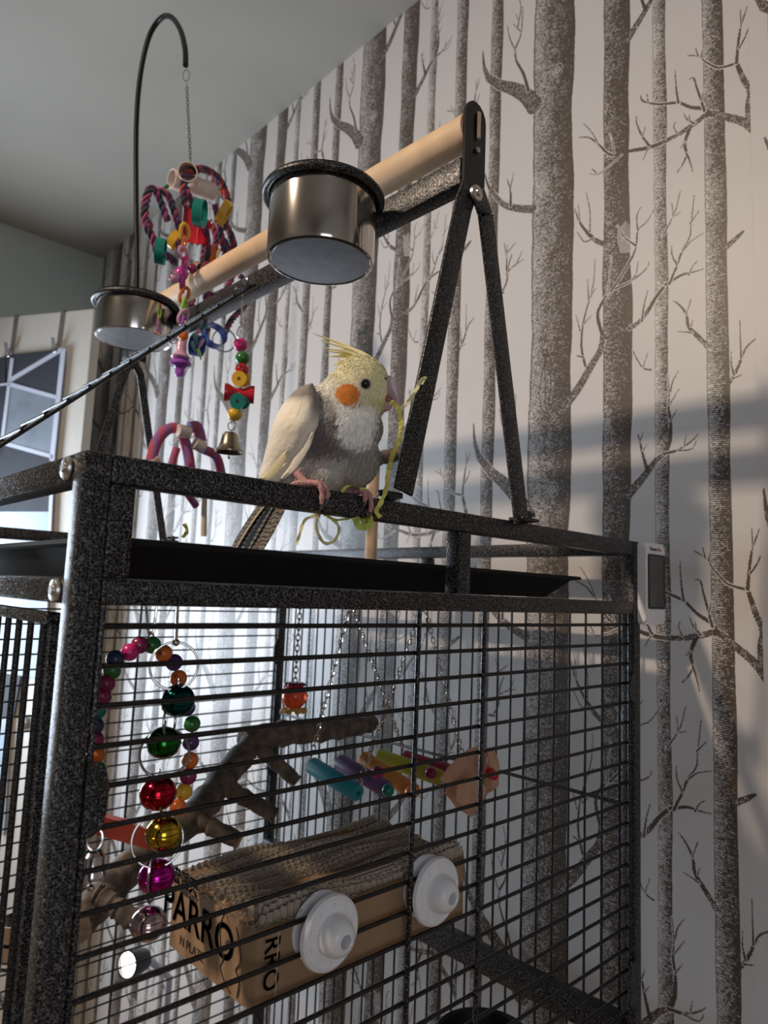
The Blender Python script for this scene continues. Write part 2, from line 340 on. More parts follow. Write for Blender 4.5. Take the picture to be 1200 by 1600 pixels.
# open door leaf in front of the back wall, with an over-door organiser
DT = .995
dA = AZ(147, 482, DT); dB = AZ(0, 496, DT); dd = (dB-dA).normalized(); dn = Vector((dd.y, -dd.x, 0)); dn = dn if dn.dot(CAM-dA) > 0 else -dn
DLEN = min((BY-.01-dA.y)/dd.y, 1.2)-.03
m = MB().obox(dA+dd*DLEN/2-dn*.02+Vector((0, 0, (FLZ-DT)/2)), dd*DLEN/2, dn*.02, Vector((0, 0, (DT-FLZ)/2-.004)), .002)
door = obj('door_1', m, mat('warm white door paint', (.64, .60, .54), .5, var=.03), loc=dA+dd*DLEN/2, smooth=False); door['kind'] = 'structure'
hp = APL(56, 1128, dA, dn)
obj('door_handle', MB().lathe([(0, .05), (.018, .049), (.026, .038), (.026, .028), (.012, .018), (.010, .006), (.03, .004), (.03, 0)], hp, dn, 24), STEEL, door, 'satin steel round door knob')
org = thing('hanging_organiser', 'dark and translucent panelled organiser hanging on hooks over the open door at left', 'organiser', APL(50, 552, dA, dn))
def DP(u, v, h=.012):
    u = max(u, -4+h*200)
    return APL(u, v, dA+dn*h, dn)
DKP = mat('dark organiser fabric', (.035, .038, .05), .7, var=.1); GRP = mat('grey translucent pocket', (.22, .25, .29), .35, var=.15, vscale=12)
LTP = mat('white organiser piping', (.55, .58, .68), .5, var=.03); PBL = mat('pale blue pocket', (.34, .42, .50), .35, var=.15, vscale=9)
def panel(nm, pts, m, h=.008, t=.006, label=None): return obj(nm, MB().prism([DP(u, v, h) for u, v in pts], dn*t), m, org, label, smooth=False)
panel('dark_panel', [(-60, 560), (10, 558), (10, 700), (-70, 720)], DKP)
panel('dark_panel', [(10, 556), (96, 546), (92, 622), (14, 600)], DKP)
panel('pocket', [(14, 600), (92, 622), (84, 712), (4, 690)], GRP, label='grey translucent lower pocket')
panel('dark_panel', [(4, 690), (84, 712), (80, 800), (-70, 800), (-70, 700)], DKP)
panel('pocket', [(-70, 800), (80, 800), (68, 1060), (-80, 1050)], PBL, label='pale blue lower pocket')
panel('dark_panel', [(-80, 1050), (34, 1056), (22, 1120), (-90, 1120)], DKP)
panel('pocket', [(-90, 1120), (18, 1120), (8, 1300), (-100, 1300)], PBL, label='pale blue lowest pocket')
for a, b2, wd in (((14, 596), (98, 546), 6), ((14, 600), (92, 622), 6), ((20, 560), (4, 692), 5), ((100, 545), (82, 720), 7), ((4, 692), (84, 714), 6), ((84, 712), (70, 1000), 5), ((-10, 602), (14, 600), 3)):
    d2 = Vector((b2[0]-a[0], b2[1]-a[1])); nn2 = Vector((-d2.y, d2.x)).normalized()*wd/2
    panel('piping', [(a[0]+nn2.x, a[1]+nn2.y), (b2[0]+nn2.x, b2[1]+nn2.y), (b2[0]-nn2.x, b2[1]-nn2.y), (a[0]-nn2.x, a[1]-nn2.y)], LTP, .013, .004)
for (u0, v0, u1, v1) in ((25, 494, 17, 553), (98, 487, 90, 546)):
    p0, p1 = DP(u0, v0, .004), DP(u1, v1, .004); q = [p0-dn*.05+Vector((0, 0, -.02)), p0-dn*.05+Vector((0, 0, .006)), p0+Vector((0, 0, .006)), p0*.7+p1*.3, p1, p1+dn*.02+Vector((0, 0, .004)), p1+dn*.03+Vector((0, 0, .035))]
    obj('door_hook', MB().tube(q, (.008, .0025), 8, flat=dd), mat('grey hook metal', (.22, .21, .20), .5, .5), org)
    obj('ring', MB().torus(p1+dn*.012, dn, .014, .002, 16, 6), STEEL, org)
# lamp far behind the cage, glowing
lc = AY(203, 1506, 1.2); ln = ((CAM-lc).normalized()+Vector((-1.9, 0, 0))).normalized()
lp_ = thing('round_lamp', 'small dark-rimmed round lamp glowing white far behind the cage', 'lamp', AY(203, 1560, 1.2))
obj('housing', MB().lathe([(0, -.05), (.025, -.045), (.032, -.01), (.032, .010), (.027, .010), (.026, 0)], lc, ln, 28), BLACK, lp_)
obj('lamp_disc', MB().lathe([(0, .004), (.02, .003), (.026, .0)], lc, ln, 28), mat('lit lamp disc', (1, .97, .86), .5, var=0, emit=14), lp_)
pb = AY(262, 1560, 1.26)
obj('stand', MB().tube([lc-ln*.05, lc-ln*.07+Vector((0, 0, -.01)), Vector((pb.x, pb.y, lc.z-.1)), Vector((pb.x, pb.y, FLZ+.012))], .009, 10).lathe([(0, .02), (.10, .015), (.12, 0), (0, 0)], (pb.x, pb.y, FLZ), (0, 0, 1), 28), mat('pale grey stand', (.5, .54, .62), .4), lp_)
# ---------------------------------------------------------------- the cage
CW, CD, TW = .80, .89, .0195
H, HB, HT, HL = .0978, .0773, .0102, -.0078
CBZ = -1.40
cage = thing('bird_cage', 'large black hammered-metal bird cage with wire sides standing beside the tree wallpaper', 'bird cage', (0, 0, FLZ))
for x, y, hh in ((0, 0, H), (CW-TW, 0, H), (0, CD-TW, H), (CW-TW, CD-TW, H)):
    obj('post', MB().box((x, y, FLZ+.05), (x+TW, y+TW, hh), .0022), HAM, cage)
    obj('caster', MB().lathe([(0, -.012), (.02, -.012), (.024, -.008), (.024, .008), (.02, .012), (0, .012)], (x+TW/2, y+TW/2, FLZ+.024), (1, 0, 0), 20).box((x+.004, y+.004, FLZ+.03), (x+TW-.004, y+TW-.004, FLZ+.06)), BLACK, cage)
def rail(nm, lo, hi): return obj(nm, MB().box(lo, hi, .002), HAM, cage)
e = .0004
for y in (0.0006, CD-TW-.0006):
    rail('top_rail', (TW+e, y, HB), (CW-TW-e, y+TW, H)); rail('lower_rail', (TW+e, y, HL), (CW-TW-e, y+TW, HT)); rail('base_rail', (TW+e, y, CBZ), (CW-TW-e, y+TW, CBZ+.03))
    rail('stile', (TW+e, y, HT+e), (TW*1.98, y+TW, HB-e)); rail('stile', (.3945, y, HT+e), (.4145, y+TW, HB-e))
for x in (0.0006, CW-TW-.0006):
    rail('top_rail', (x, TW+e, HB), (x+TW, CD-TW-e, H)); rail('lower_rail', (x, TW+e, HL), (x+TW, CD-TW-e, HT)); rail('base_rail', (x, TW+e, CBZ), (x+TW, CD-TW-e, CBZ+.03))
    rail('stile', (x, .405, HT+e), (x+TW, .425, HB-e))
rail('cross_rail', (CW-TW-.012, TW+e, -.585), (CW-TW+.012, CD-TW-e, -.548))
rail('cross_rail', (-.0005, CD-.5, -.585), (.0185, CD-TW-e, -.548))
for z in (.0875, .0012):
    p = AX(119 if z > .05 else 98, 722 if z > .05 else 924, 0)
    y = .0145
    obj('bolt', MB().lathe([(0, -.0045), (.0035, -.0045), (.0035, -.0035), (.0075, -.003), (.0085, -.0015), (.0085, 0), (0, 0)], (0, .030, z), (1, 0, 0), 24), ZINC, cage, 'domed zinc bolt head')
# grilles: every bar its own sub-part
def bar_mesh(a, b, r): return MB().tube([a, b], r, 8)
def grille(name, bars, frames, label=None):
    g = obj(name, frames, HAM, cage, label)
    for a, b, r in bars: obj('bar', bar_mesh(a, b, r), WIREM, g)
    return g
sp = .0272; W0 = -.0228; r1 = .0021
fy = .0095
bars = [((TW, fy, W0-k*sp), (CW-TW, fy, W0-k*sp), r1) for k in range(50)]
fr = MB()
for x in (.0235, .3412, .4454, .7765): fr.tube([(x, fy-.004, HL), (x, fy-.004, CBZ+.03)], .0026, 8)
fg = grille('front_grille', bars, fr)
by = CD-TW/2
bars = [((TW, by, -.018-k*.0272), (CW-TW, by, -.018-k*.0272), .0017) for k in range(50)]
fr = MB()
for x in (.0235, .4470, .7765): fr.tube([(x, by-.004, HL), (x, by-.004, CBZ+.03)], .0024, 8)
grille('back_grille', bars, fr)
rx = CW-TW/2
bars = [((rx, .0159+.0274*k+.012, HL), (rx, .0159+.0274*k+.012, CBZ+.03), .0019) for k in range(31)]
fr = MB().tube([(rx-.003, TW, -.274), (rx-.003, CD-TW, -.274)], .0028, 8)
grille('right_grille', bars, fr)
lx = .0095
bars = [((lx, .0794+.0297*k, -.0235), (lx, .0794+.0297*k, CBZ+.03), .0026) for k in range(27)]
fr = MB().box((lx-.005, .0585, -.0245), (lx+.005, CD-.03, -.0155), .001).box((lx-.004, .0500, -.0245), (lx+.004, .0570, CBZ+.03), .001)
for z in (-.30, -.60): fr.tube([(lx+.003, .056, z), (lx+.003, CD-.03, z)], .0022, 8)
grille('left_grille', bars, fr)
bars = [((TW, .04+k*.0272, -.003), (CW-TW, .04+k*.0272, -.003), .0015) for k in range(30)]
fr = MB().tube([(.26, TW, -.006), (.26, CD-TW, -.006)], .0018, 8).tube([(.54, TW, -.006), (.54, CD-TW, -.006)], .0018, 8)
grille('top_grille', bars, fr)
# rounded hinge tabs
def tab(cx, cy, cz, sx, hh):
    pr = [(cx+sx*.0, cz+hh), (cx+sx*.008, cz+hh*.98), (cx+sx*.0135, cz+hh*.7), (cx+sx*.0155, cz+hh*.3), (cx+sx*.0155, cz-hh*.3), (cx+sx*.0135, cz-hh*.75), (cx+sx*.007, cz-hh), (cx, cz-hh)]
    return obj('hinge_tab', MB().prism([(a, cy, b) for a, b in pr], (0, .004, 0)), HAM, cage)
tab(TW, -.0025, -.136, 1, .024); tab(CW-TW, -.0025, -.110, -1, .020); tab(CW-TW, -.0025, -.50, -1, .03)
tab(CW-TW, CD-TW-.006, -.135, -1, .03); tab(CW-TW, CD-TW-.006, -.38, -1, .03)
# seed-catching tray between the rails
tray = thing('play_tray', 'shallow matt black plastic tray resting between the cage top rails', 'tray', (.37, .45, HT))
tx0, tx1, ty0, ty1, tz0, tz1 = .024, .690, .030, .84, .0115, .0415
m = MB(); bm = m.bm
def ringz(x0, x1, y0, y1, z): return [bm.verts.new(p) for p in ((x0, y0, z), (x1, y0, z), (x1, y1, z), (x0, y1, z))]
A = ringz(tx0+.014, tx1-.045, ty0+.03, ty1-.03, tz0); B = ringz(tx0+.008, tx1-.016, ty0+.008, ty1-.012, tz1-.006); Cc = ringz(tx0, tx1, ty0, ty1, tz1-.004); D = ringz(tx0+.002, tx1-.002, ty0+.0015, ty1-.002, tz1)
E_ = ringz(tx0+.007, tx1-.014, ty0+.010, ty1-.014, tz1); F_ = ringz(tx0+.016, tx1-.047, ty0+.033, ty1-.033, tz0+.002)
bm.faces.new(A); bm.faces.new(F_)
for P1, P2 in ((A, B), (B, Cc), (Cc, D), (D, E_), (E_, F_)):
    for k in range(4): bm.faces.new((P1[k], P1[(k+1) % 4], P2[(k+1) % 4], P2[k]))
TRAYM = mat('matt black tray', (.006, .0063, .0075), .6, var=.15, spec=.3)
obj('tray_pan', m, TRAYM, tray, smooth=False)
# ---------------------------------------------------------------- play stand
st = thing('play_stand', 'black hammered-metal A-frame play stand with a thick wooden dowel perch on the cage top', 'perch stand', (.395, .43, H))
def flat_leg(pts, wdt, th, yv):
    m = MB(); P = [Vector(p) for p in pts]
    for a, b in zip(P, P[1:]):
        d = (b-a); L = d.length; d.normalize(); n_ = Vector((0, 1, 0)); s_ = d.cross(n_).normalized()
        m.obox((a+b)/2, d*(L/2+.001), s_*wdt/2, n_*th/2, .0012)
    return m
for sgn, yb in ((1, -.0035), (-1, CD+.0035)):
    lz = .120 if sgn > 0 else .10
    obj('leg', flat_leg([(.390, yb, .462), (.381, yb, .44), (.303, yb, lz-.012)], .026 if sgn > 0 else .016, .004, yb), HAM, st)
    obj('leg', flat_leg([(.398, yb-.0045*sgn, .462), (.414, yb-.0045*sgn, .44), (.4925, yb-.0045*sgn, .097)], .026 if sgn > 0 else .016, .004, yb), HAM, st)
    obj('bolt', MB().lathe([(0, .006), (.004, .006), (.0045, .004), (.009, .003), (.0095, 0), (0, 0)], (.3925, yb-.007*sgn, .455), (0, -sgn, 0), 20), ZINC, st, 'zinc pivot bolt')
    pl = [(.383, .470)]+[(.383, .555)]+[(.401-.018*math.cos(a), .555+.020*math.sin(a)) for a in [math.pi*k/8 for k in range(1, 8)]]+[(.419, .555), (.419, .464)]
    yy0 = yb+.002*sgn if sgn > 0 else yb-.006
    bk = obj('end_bracket', MB().prism([(a, yy0 if sgn > 0 else yy0, b) for a, b in pl], (0, .004, 0)), mat('gloss black', (.012, .012, .013), .22), st)
    for (z0, z1) in ((.53, .562), (.512, .518)):
        obj('slot', MB().tube([(.403, yb-.0005*sgn, z0), (.403, yb-.0005*sgn, z1)], (.0030, .0016), 10, flat=(1, 0, 0)), DOWEL if z0 > .52 else ZINC, bk)
    obj('foot', MB().obox((.503, yb-.001*sgn, H+.002), Vector((.017, 0, 0)), Vector((0, .010, 0)), Vector((0, 0, .002)), .001), BLACK, st)
    obj('wing_nut', MB().lathe([(0, .009), (.004, .009), (.006, .0), (0, 0)], (.510, yb-.001, H+.004), (0, 0, 1), 12).obox((.510, yb-.001, H+.009), Vector((.012, 0, .001)), Vector((0, .003, 0)), Vector((0, 0, .0025)), .001), BLACK, st)
obj('wing_nut', MB().lathe([(0, .008), (.005, .008), (.007, 0), (0, 0)], (.292, .003, H+.0005), (0, 0, 1), 12).obox((.292, .003, H+.006), Vector((.014, 0, .0)), Vector((0, .004, 0)), Vector((0, 0, .003)), .001), BLACK, st)
obj('dowel_perch', MB().tube([(.398, .003, .541), (.396, .3, .546), (.394, .6, .550), (.394, CD+.0, .553)], .0195, 28), DOWEL, st, 'thick pale round wooden dowel')
ch = MB().box((.381, .003, .468), (.4035, CD-.001, .5005), .002)
obj('channel_bar', ch, HAM, st)
for y, z, r in ((.446, .492, .0075), (.475, .487, .004)):
    obj('bolt', MB().lathe([(0, .004), (r*.7, .0035), (r, .0015), (r, 0), (0, 0)], (.381, y, z), (-1, 0, 0), 18), CHROME, st, 'shiny bolt head')
# bowls and their rings
def bowl(cx, cy, zb, zr, R, lab, base_m):
    rg = obj('bowl_ring', MB().torus((cx, cy, zr), (0, 0, 1), R+.0055, .0048, 48, 10).tube([(cx+R+.004, cy-.02, zr), (.383, cy-.028, zr-.006)], .0045, 8).tube([(cx+R+.002, cy+.02, zr), (.383, cy+.02, zr-.006)], .0045, 8).box((.372, cy-.03, zr-.02), (.3815, cy+.03, zr-.004), .001), HAM, st, 'black ring holding a steel bowl')
    b_ = thing('food_bowl', lab, 'bowl', (cx, cy, zb))
    pr = [(0, zb+.0005), (R*.55, zb+.001), (R-.006, zb+.0015), (R-.004, zb), (R-.001, zb+.001), (R, zb+.005), (R, zr+.004)]
    obj('base', MB().lathe([(0, zb-.0002), (R*.55, zb+.0003), (R-.0065, zb+.0008), (R-.0065, zb+.0016), (0, zb+.0014)], (cx, cy, 0), (0, 0, 1), 64), BASEM, b_, 'brushed underside with its dark reflection put into the colour')
    obj('body', MB().lathe(pr+[(R-.001, zr+.004), (R-.001, zb+.006), (R-.008, zb+.004), (0, zb+.003)], (cx, cy, 0), (0, 0, 1), 64), base_m, b_)
    obj('rim', MB().lathe([(R-.001, zr+.0035), (R+.004, zr+.0050), (R+.0065, zr+.0062), (R+.004, zr+.0072), (R-.001, zr+.0068), (R-.001, zr+.0035)], (cx, cy, 0), (0, 0, 1), 64), STEEL, b_)
bowl(.3105, .160, .400, .481, .0645, 'large deep stainless steel bowl in a black ring near the front of the perch', STEEL)
bowl(.3085, .690, .433, .495, .0650, 'shallower stainless steel bowl in a black ring at the far end of the perch', STEEL)
# ladder, seen nearly edge-on
ld = thing('metal_ladder', 'black metal ladder running from the perch bar down to the left cage rail', 'ladder', (0, .41, H))
LA = AX(398, 445, .377); LB = AY(-70, 741, LA.y); x0l, z0l, x1l, z1l = LA.x, LA.z, LB.x, LB.z; y1, y2 = LA.y, LA.y+.080
rmat = HAM
for y in (y1, y2): obj('side_rail', MB().tube([(x0l, y, z0l), (x1l, y, z1l)], .0026, 8), WIREM, ld)
for k in range(15):
    t = (k+.5)/15; x = x0l+(x1l-x0l)*t; z = z0l+(z1l-z0l)*t
    obj('rung', MB().tube([(x, y1-.006, z+.004), (x, y2+.006, z+.004)], .0024, 8), WIREM, ld)
# hook rod
hk = thing('toy_hook', 'tall thin black curved rod hook holding the rope toy', 'hook', (.395, .90, .50))
hpts = [Vector((.40, .905, .47)), AY(214, 440, .90), AY(213, 330, .90), AY(213, 200, .90), AY(219, 120, .89), AY(232, 60, .86), AY(250, 30, .82), AY(266, 26, .77), AY(281, 45, .72), AY(289, 75, .68), AY(290, 102, .66)]
obj('rod', MB().tube(spline(hpts, 8), .0052, 12), mat('gloss black rod', (.006, .006, .006), .4, var=.1, spec=.25), hk)
obj('clamp', MB().box((.384, .8945, .47), (.412, .93, .505), .002), HAM, hk)
HE = AY(290, 106, .66)
# thermometer
th_ = thing('room_thermometer', 'white digital thermometer with blank dark screen stuck to the right front cage post', 'thermometer', (.83, -.008, -.02))
tl, tr, tzb, tzt = .7885, .8500, -.021, .0965
def rrect(x0, x1, z0, z1, r, y, n=5):
    o = []
    for cx, cz, a0 in ((x1-r, z1-r, 0), (x0+r, z1-r, 90), (x0+r, z0+r, 180), (x1-r, z0+r, 270)):
        for k in range(n+1): a = math.radians(a0+90*k/n); o.append((cx+r*math.cos(a), y, cz+r*math.sin(a)))
    return o
m = MB().prism(rrect(tl, tr, tzb, tzt, .006, -.0135), (0, .0125, 0)); 
bmesh.ops.bevel(m.bm, geom=[e_ for e_ in m.bm.edges if all(v.co.y < -.0134 for v in e_.verts)], offset=.0025, segments=2, affect='EDGES')
obj('case', m, WHITE, th_)
obj('bezel', MB().prism(rrect(tl+.0070, tr-.0015, tzb+.022, tzt-.016, .003, -.0147), (0, .002, 0)), BLACK, th_)
obj('screen', MB().prism(rrect(tl+.0085, tr-.009, tzb+.025, tzt-.019, .002, -.0152), (0, .001, 0)), mat('dark lcd', (.075, .072, .066), .25, var=.15), th_)
obj('lettering', text_mesh('Thermo', .0075, (1, 0, 0), (0, 0, 1), (tl+.0240, -.0139, tzt-.0085)), mat('dark print', (.03, .03, .03), .5), th_)
obj('lettering', text_mesh('Pro', .0075, (1, 0, 0), (0, 0, 1), (tl+.0440, -.0139, tzt-.0085)), mat('red print', (.55, .03, .03), .5), th_, 'small red print')
# ---------------------------------------------------------------- toys
def bead(nm, c, r, m, par, ax=(0, 0, 1)):
    ax = Vector(ax).normalized(); pr = [(r*.22, -r*.93)]+[(r*math.cos(a), r*.95*math.sin(a)) for a in [math.radians(t) for t in range(-70, 71, 14)]]+[(r*.22, r*.93), (r*.22, -r*.93)]
    return obj(nm, MB().lathe(pr, c, ax, 20), m, par)
BC = {k: colmat('painted bead '+k, c, .22) for k, c in dict(pink=(.62, .03, .20), red=(.50, .02, .035), green=(.03, .16, .04), yellow=(.72, .42, .04), orange=(.70, .17, .03), purple=(.08, .03, .14), navy=(.02, .04, .10), teal=(.01, .18, .15), blue=(.03, .06, .28), plum=(.25, .02, .09), lime=(.35, .60, .10), magenta=(.50, .05, .32), violet=(.32, .08, .46), lilac=(.62, .34, .50)).items()}
# --- wooden bead string with brass bell, hanging from the channel bar
X1 = .376
p = AX(378, 470, X1)
wt = thing('bead_bell_toy', 'painted wooden beads and spools ending in a brass bell, hanging from the perch bar', 'bird toy', AX(378, 475, X1))
top = AX(379, 455, X1)
obj('pin', MB().tube([Vector((X1, top.y, .478)), AX(377, 506, X1)], .0013, 8), CHROME, wt)
lp0 = AX(377, 520, X1)
obj('wire_loop', MB().torus(lp0, (.6, .8, 0), .0065, .0009, 20, 6, stretch=((0, 0, 1), 1.6)).ball(AX(377, 506, X1), .003), CHROME, wt)
def W(u, v): return AX(u, v, X1)
sc_ = (W(377, 540)-W(377, 550)).length/10
for (u, v, r, c) in ((376, 539, 10.5, 'pink'), (379, 560, 10.5, 'green'), (378, 578, 10.2, 'red'), (367, 647, 10.8, 'yellow')): bead('bead', W(u, v), r*sc_, BC[c], wt)
def spool(nm, c, ax, r, L, m):
    ax = Vector(ax).normalized()
    return obj(nm, MB().lathe([(r*.25, -L), (r, -L), (r, -L*.75), (r*.62, -L*.3), (r*.62, L*.3), (r, L*.75), (r, L), (r*.25, L), (r*.25, -L)], c, ax, 24), m, wt)
vw = (CAM-W(378, 600)).normalized(); sd = Vector((0, 0, 1)).cross(vw).normalized()
spool('spool', W(377, 592)+vw*.004, vw+sd*-.4, 11*sc_, 9*sc_, BC['yellow']); spool('spool', W(374, 615), sd, 13*sc_, 21*sc_, BC['red']); spool('spool', W(375, 627)+vw*.006, vw+sd*-.4, 11.5*sc_, 10*sc_, BC['teal'])
obj('cord', MB().tube([W(377, 528), W(378, 590), W(374, 620), W(368, 658)], .0011, 6), mat('cord', (.5, .45, .36), .8), wt)
obj('wire_loop', MB().torus(W(362, 665), (.75, .6, 0), .0058, .0010, 18, 6, stretch=((0, 0, 1), 1.3)), CHROME, wt)
bc = W(360, 675); R = 20.5*sc_
BRASS = mat('aged brass', (.36, .30, .22), .28, 1, var=.15)
obj('bell', MB().lathe([(0, 0), (R*.4, -.001), (R*.55, -R*.25), (R*.65, -R*.8), (R*.78, -R*1.15), (R*1.0, -R*1.38), (R*1.0, -R*1.48), (R*.94, -R*1.46), (R*.6, -R*1.0), (R*.45, -R*.2), (0, -R*.1)], bc, (0, 0, 1), 36), BRASS, wt, 'small aged brass bell')
obj('clapper', MB().tube([bc, bc+Vector((0, 0, -R*1.75))], .0009, 6).ball(bc+Vector((0, 0, -R*1.85)), .0024), STEEL, wt)
# --- rope toy hanging from the curved rod
rt = thing('rope_ring_toy', 'large multicoloured braided rope toy with plastic rings hanging from the curved rod', 'bird toy', HE+Vector((0, 0, -.03)))
YR = .66
obj('hook_clip', MB().torus(AY(291, 118, YR), (.6, .8, 0), .0058, .0010, 20, 6, stretch=((0, 0, 1), 2.0)), STEEL, rt)
obj('chain', chain(MB(), AY(292, 132, YR), AY(298, 252, YR), .0085, .0010), STEEL, rt)
KN = [colmat('dyed rope '+a, c, .75, sheen=.3, bump=.4) for a, c in (('purple', (.10, .02, .11)), ('pink', (.30, .03, .10)), ('navy', (.015, .025, .04)), ('coral', (.38, .04, .03)))]
def braid(pts, R=.0045, r=.0033, cols=(0, 1, 2), turns=90, par=None, closed=False):
    sp_ = spline(pts, 14); L = 0; N = len(sp_); per = []
    for i, q in enumerate(sp_):
        if i: L += (q-sp_[i-1]).length
        per.append(L)
    T = [(sp_[min(i+1, N-1)]-sp_[max(i-1, 0)]).normalized() for i in range(N)]; a = T[0].orthogonal().normalized(); fr_ = []
    for t in T: a = (a-t*a.dot(t)).normalized(); fr_.append((a, t.cross(a)))
    for k, ci in enumerate(cols):
        path = [sp_[i]+fr_[i][0]*R*math.cos(per[i]*turns*2+k*2*math.pi/len(cols))+fr_[i][1]*R*.8*math.sin(per[i]*turns*2+k*2*math.pi/len(cols)) for i in range(N)]
        obj('rope_strand', MB().tube(path, r, 7), KN[ci], par)
def G(u, v, y=YR): return AY(u, v, y)
braid([G(262, 345, .62), G(243, 298, .62), G(232, 300, .62), G(226, 330, .62), G(230, 355, .62), G(240, 375, .62), G(247, 395, .62), G(262, 400, .62), G(275, 412, .62)], par=rt)
braid([G(248, 298, .62), G(262, 305, .62), G(272, 330, .62), G(280, 360, .62), G(280, 390, .62)], cols=(1, 2, 0), par=rt)
braid([G(287, 320, .64), G(287, 285, .64), G(298, 268, .64), G(320, 265, .66), G(342, 280, .68), G(354, 305, .7), G(356, 325, .7), G(352, 350, .7), G(362, 370, .72), G(366, 395, .74), G(358, 430, .76)], cols=(0, 2, 3), par=rt)
braid([G(287, 285, .64), G(296, 310, .64), G(306, 335, .66), G(322, 365, .68), G(324, 395, .7), G(318, 430, .72), G(322, 470, .74)], cols=(0, 1, 2), par=rt)
braid([G(335, 320, .7), G(343, 350, .7), G(348, 380, .7), G(352, 400, .72)], cols=(1, 2, 0), par=rt)
braid([G(322, 360, .7), G(318, 400, .72), G(310, 440, .74), G(300, 480, .74), G(325, 500, .76)], cols=(0, 2, 1), par=rt)
braid([G(375, 430, .78), G(388, 450, .78), G(384, 475, .78), G(362, 500, .76), G(352, 520, .76)], cols=(0, 2, 1), par=rt)
braid([G(330, 350, .72), G(338, 375, .72), G(330, 402, .73), G(322, 425, .74)], cols=(0, 1, 3), par=rt)
braid([G(348, 372, .73), G(358, 392, .74), G(366, 415, .75), G(360, 440, .76), G(348, 462, .76)], cols=(0, 2, 1), par=rt)
braid([G(305, 410, .73), G(312, 440, .74), G(330, 462, .75), G(352, 455, .76)], cols=(1, 0, 2), par=rt)
braid([G(312, 505, .75), G(320, 520, .75), G(330, 500, .76), G(345, 490, .76)], cols=(2, 0, 1), par=rt)
for (u_, v_) in ((231, 352), (247, 392), (337, 283), (350, 300), (322, 350)): obj('rope_knot', MB().torus(G(u_, v_, .62 if u_ < 300 else .69), (.3, .8, .4), .0052, .0040, 14, 8).torus(G(u_, v_+2, .62 if u_ < 300 else .69), (.8, -.2, .5), .0045, .0036, 14, 8), KN[1 if u_ % 2 else 3], rt)
def wring(nm, u, v, y, R, wd, ax, m, th=.002):
    c = G(u, v, y); pr = [(R, -wd), (R+th, -wd), (R+th, wd), (R, wd), (R, -wd)]
    return obj(nm, MB().lathe(pr, c, ax, 36), m, rt)
vR = (CAM-G(300, 350)).normalized(); sR = Vector((0, 0, 1)).cross(vR).normalized()
wring('ring', 251, 393, .60, .0200, .0075, sR*.95+vR*.1, BC['teal']); wring('ring', 272, 375, .61, .0145, .0065, sR*.8+Vector((0, 0, -.5)), BC['yellow'])
wring('ring', 312, 333, .62, .0225, .0085, sR*.93+vR*.25, BC['teal']); wring('ring', 350, 333, .66, .0225, .0070, sR*.9+Vector((0, 0, -.42)), BC['yellow'])
CARD = mat('brown cardboard ring', (.36, .23, .14), .8)
wring('ring', 347, 402, .76, .0165, .006, vR*.7+sR*.7, CARD, .0012); wring('ring', 310, 420, .72, .011, .006, vR*.7+sR*.7, CARD, .0012)
wring('ring', 335, 525, .70, .0215, .009, vR*.75+Vector((0, 0, .5))+sR*.3, BC['blue']); wring('ring', 350, 532, .75, .0220, .004, vR*.9+Vector((0, 0, .3)), mat('dark plastic ring', (.05, .05, .08), .3)); wring('ring', 308, 540, .69, .018, .010, sR*.9+vR*.35, BC['blue'])
wring('ring', 385, 466, .78, .012, .007, sR, BC['blue'])
CRM = mat('cream cardboard tube', (.68, .58, .52), .7)
def tubeq(nm, a, b, R, m, th=.0015):
    a, b = Vector(a), Vector(b); d = b-a; return obj(nm, MB().lathe([(R-th, 0), (R, 0), (R, d.length), (R-th, d.length), (R-th, 0)], a, d, 32), m, rt)
tubeq('cardboard_tube', G(268, 279, .67), G(332, 300, .67), .0175, CRM); tubeq('cardboard_tube', G(293, 268, .625), G(300, 290, .70), .0170, CRM)
obj('clip', MB().tube([G(246, 303, .62), G(252, 298, .62), G(262, 290, .62)], .0032, 8), BC['green'], rt)
# red wooden blocks in the middle
obj('wood_block', MB().obox(G(298, 350, .66), sR*.014, vR*.007, Vector((.0, 0, .036)), .005), BC['red'], rt); obj('wood_block', MB().obox(G(315, 362, .69), sR*.013, vR*.007, Vector((.003, 0, .026)), .005), BC['red'], rt)
obj('wood_block', MB().obox(G(333, 395, .7), sR*.006, vR*.004, Vector((0, 0, .016)), .003), BC['orange'], rt)
# plastic chain of bright crinkled links in front
cp = [(287, 352), (290, 372), (284, 390), (291, 405), (286, 418), (280, 438), (290, 452), (286, 470), (289, 487), (284, 502), (290, 512)]
cc = ['yellow', 'orange', 'lilac', 'pink', 'violet', 'magenta', 'orange', 'lime', 'lilac', 'violet', 'pink', 'violet']
for i in range(len(cp)-1):
    a, b2 = G(*cp[i], .600), G(*cp[i+1], .600); d = (b2-a)
    obj('chain_link', MB().torus((a+b2)/2, (sR*(1 if i % 2 else .3)+vR*(.3 if i % 2 else 1)), .0068, .0032, 18, 8, stretch=(d, 1.9)), BC[cc[i]], rt)
for (u, v, r, c, yq) in ((283, 428, .0125, 'magenta', .60), (272, 434, .010, 'lilac', .60), (300, 420, .009, 'plum', .62), (286, 525, .0095, 'orange', .60), (292, 505, .006, 'yellow', .6)): bead('bead', G(u, v, yq), r, BC[c], rt, (1, .2, .3))
obj('plastic_pacifier', MB().lathe([(0, .012), (.006, .011), (.009, .004), (.0075, -.004), (.012, -.010), (.0185, -.016), (.0185, -.020), (.011, -.0225), (.0080, -.026), (.0080, -.036), (.0055, -.040), (0, -.041)], G(283, 553, .60), (0, 0, 1), 28), BC['violet'], rt, 'violet plastic dummy-shaped pendant')
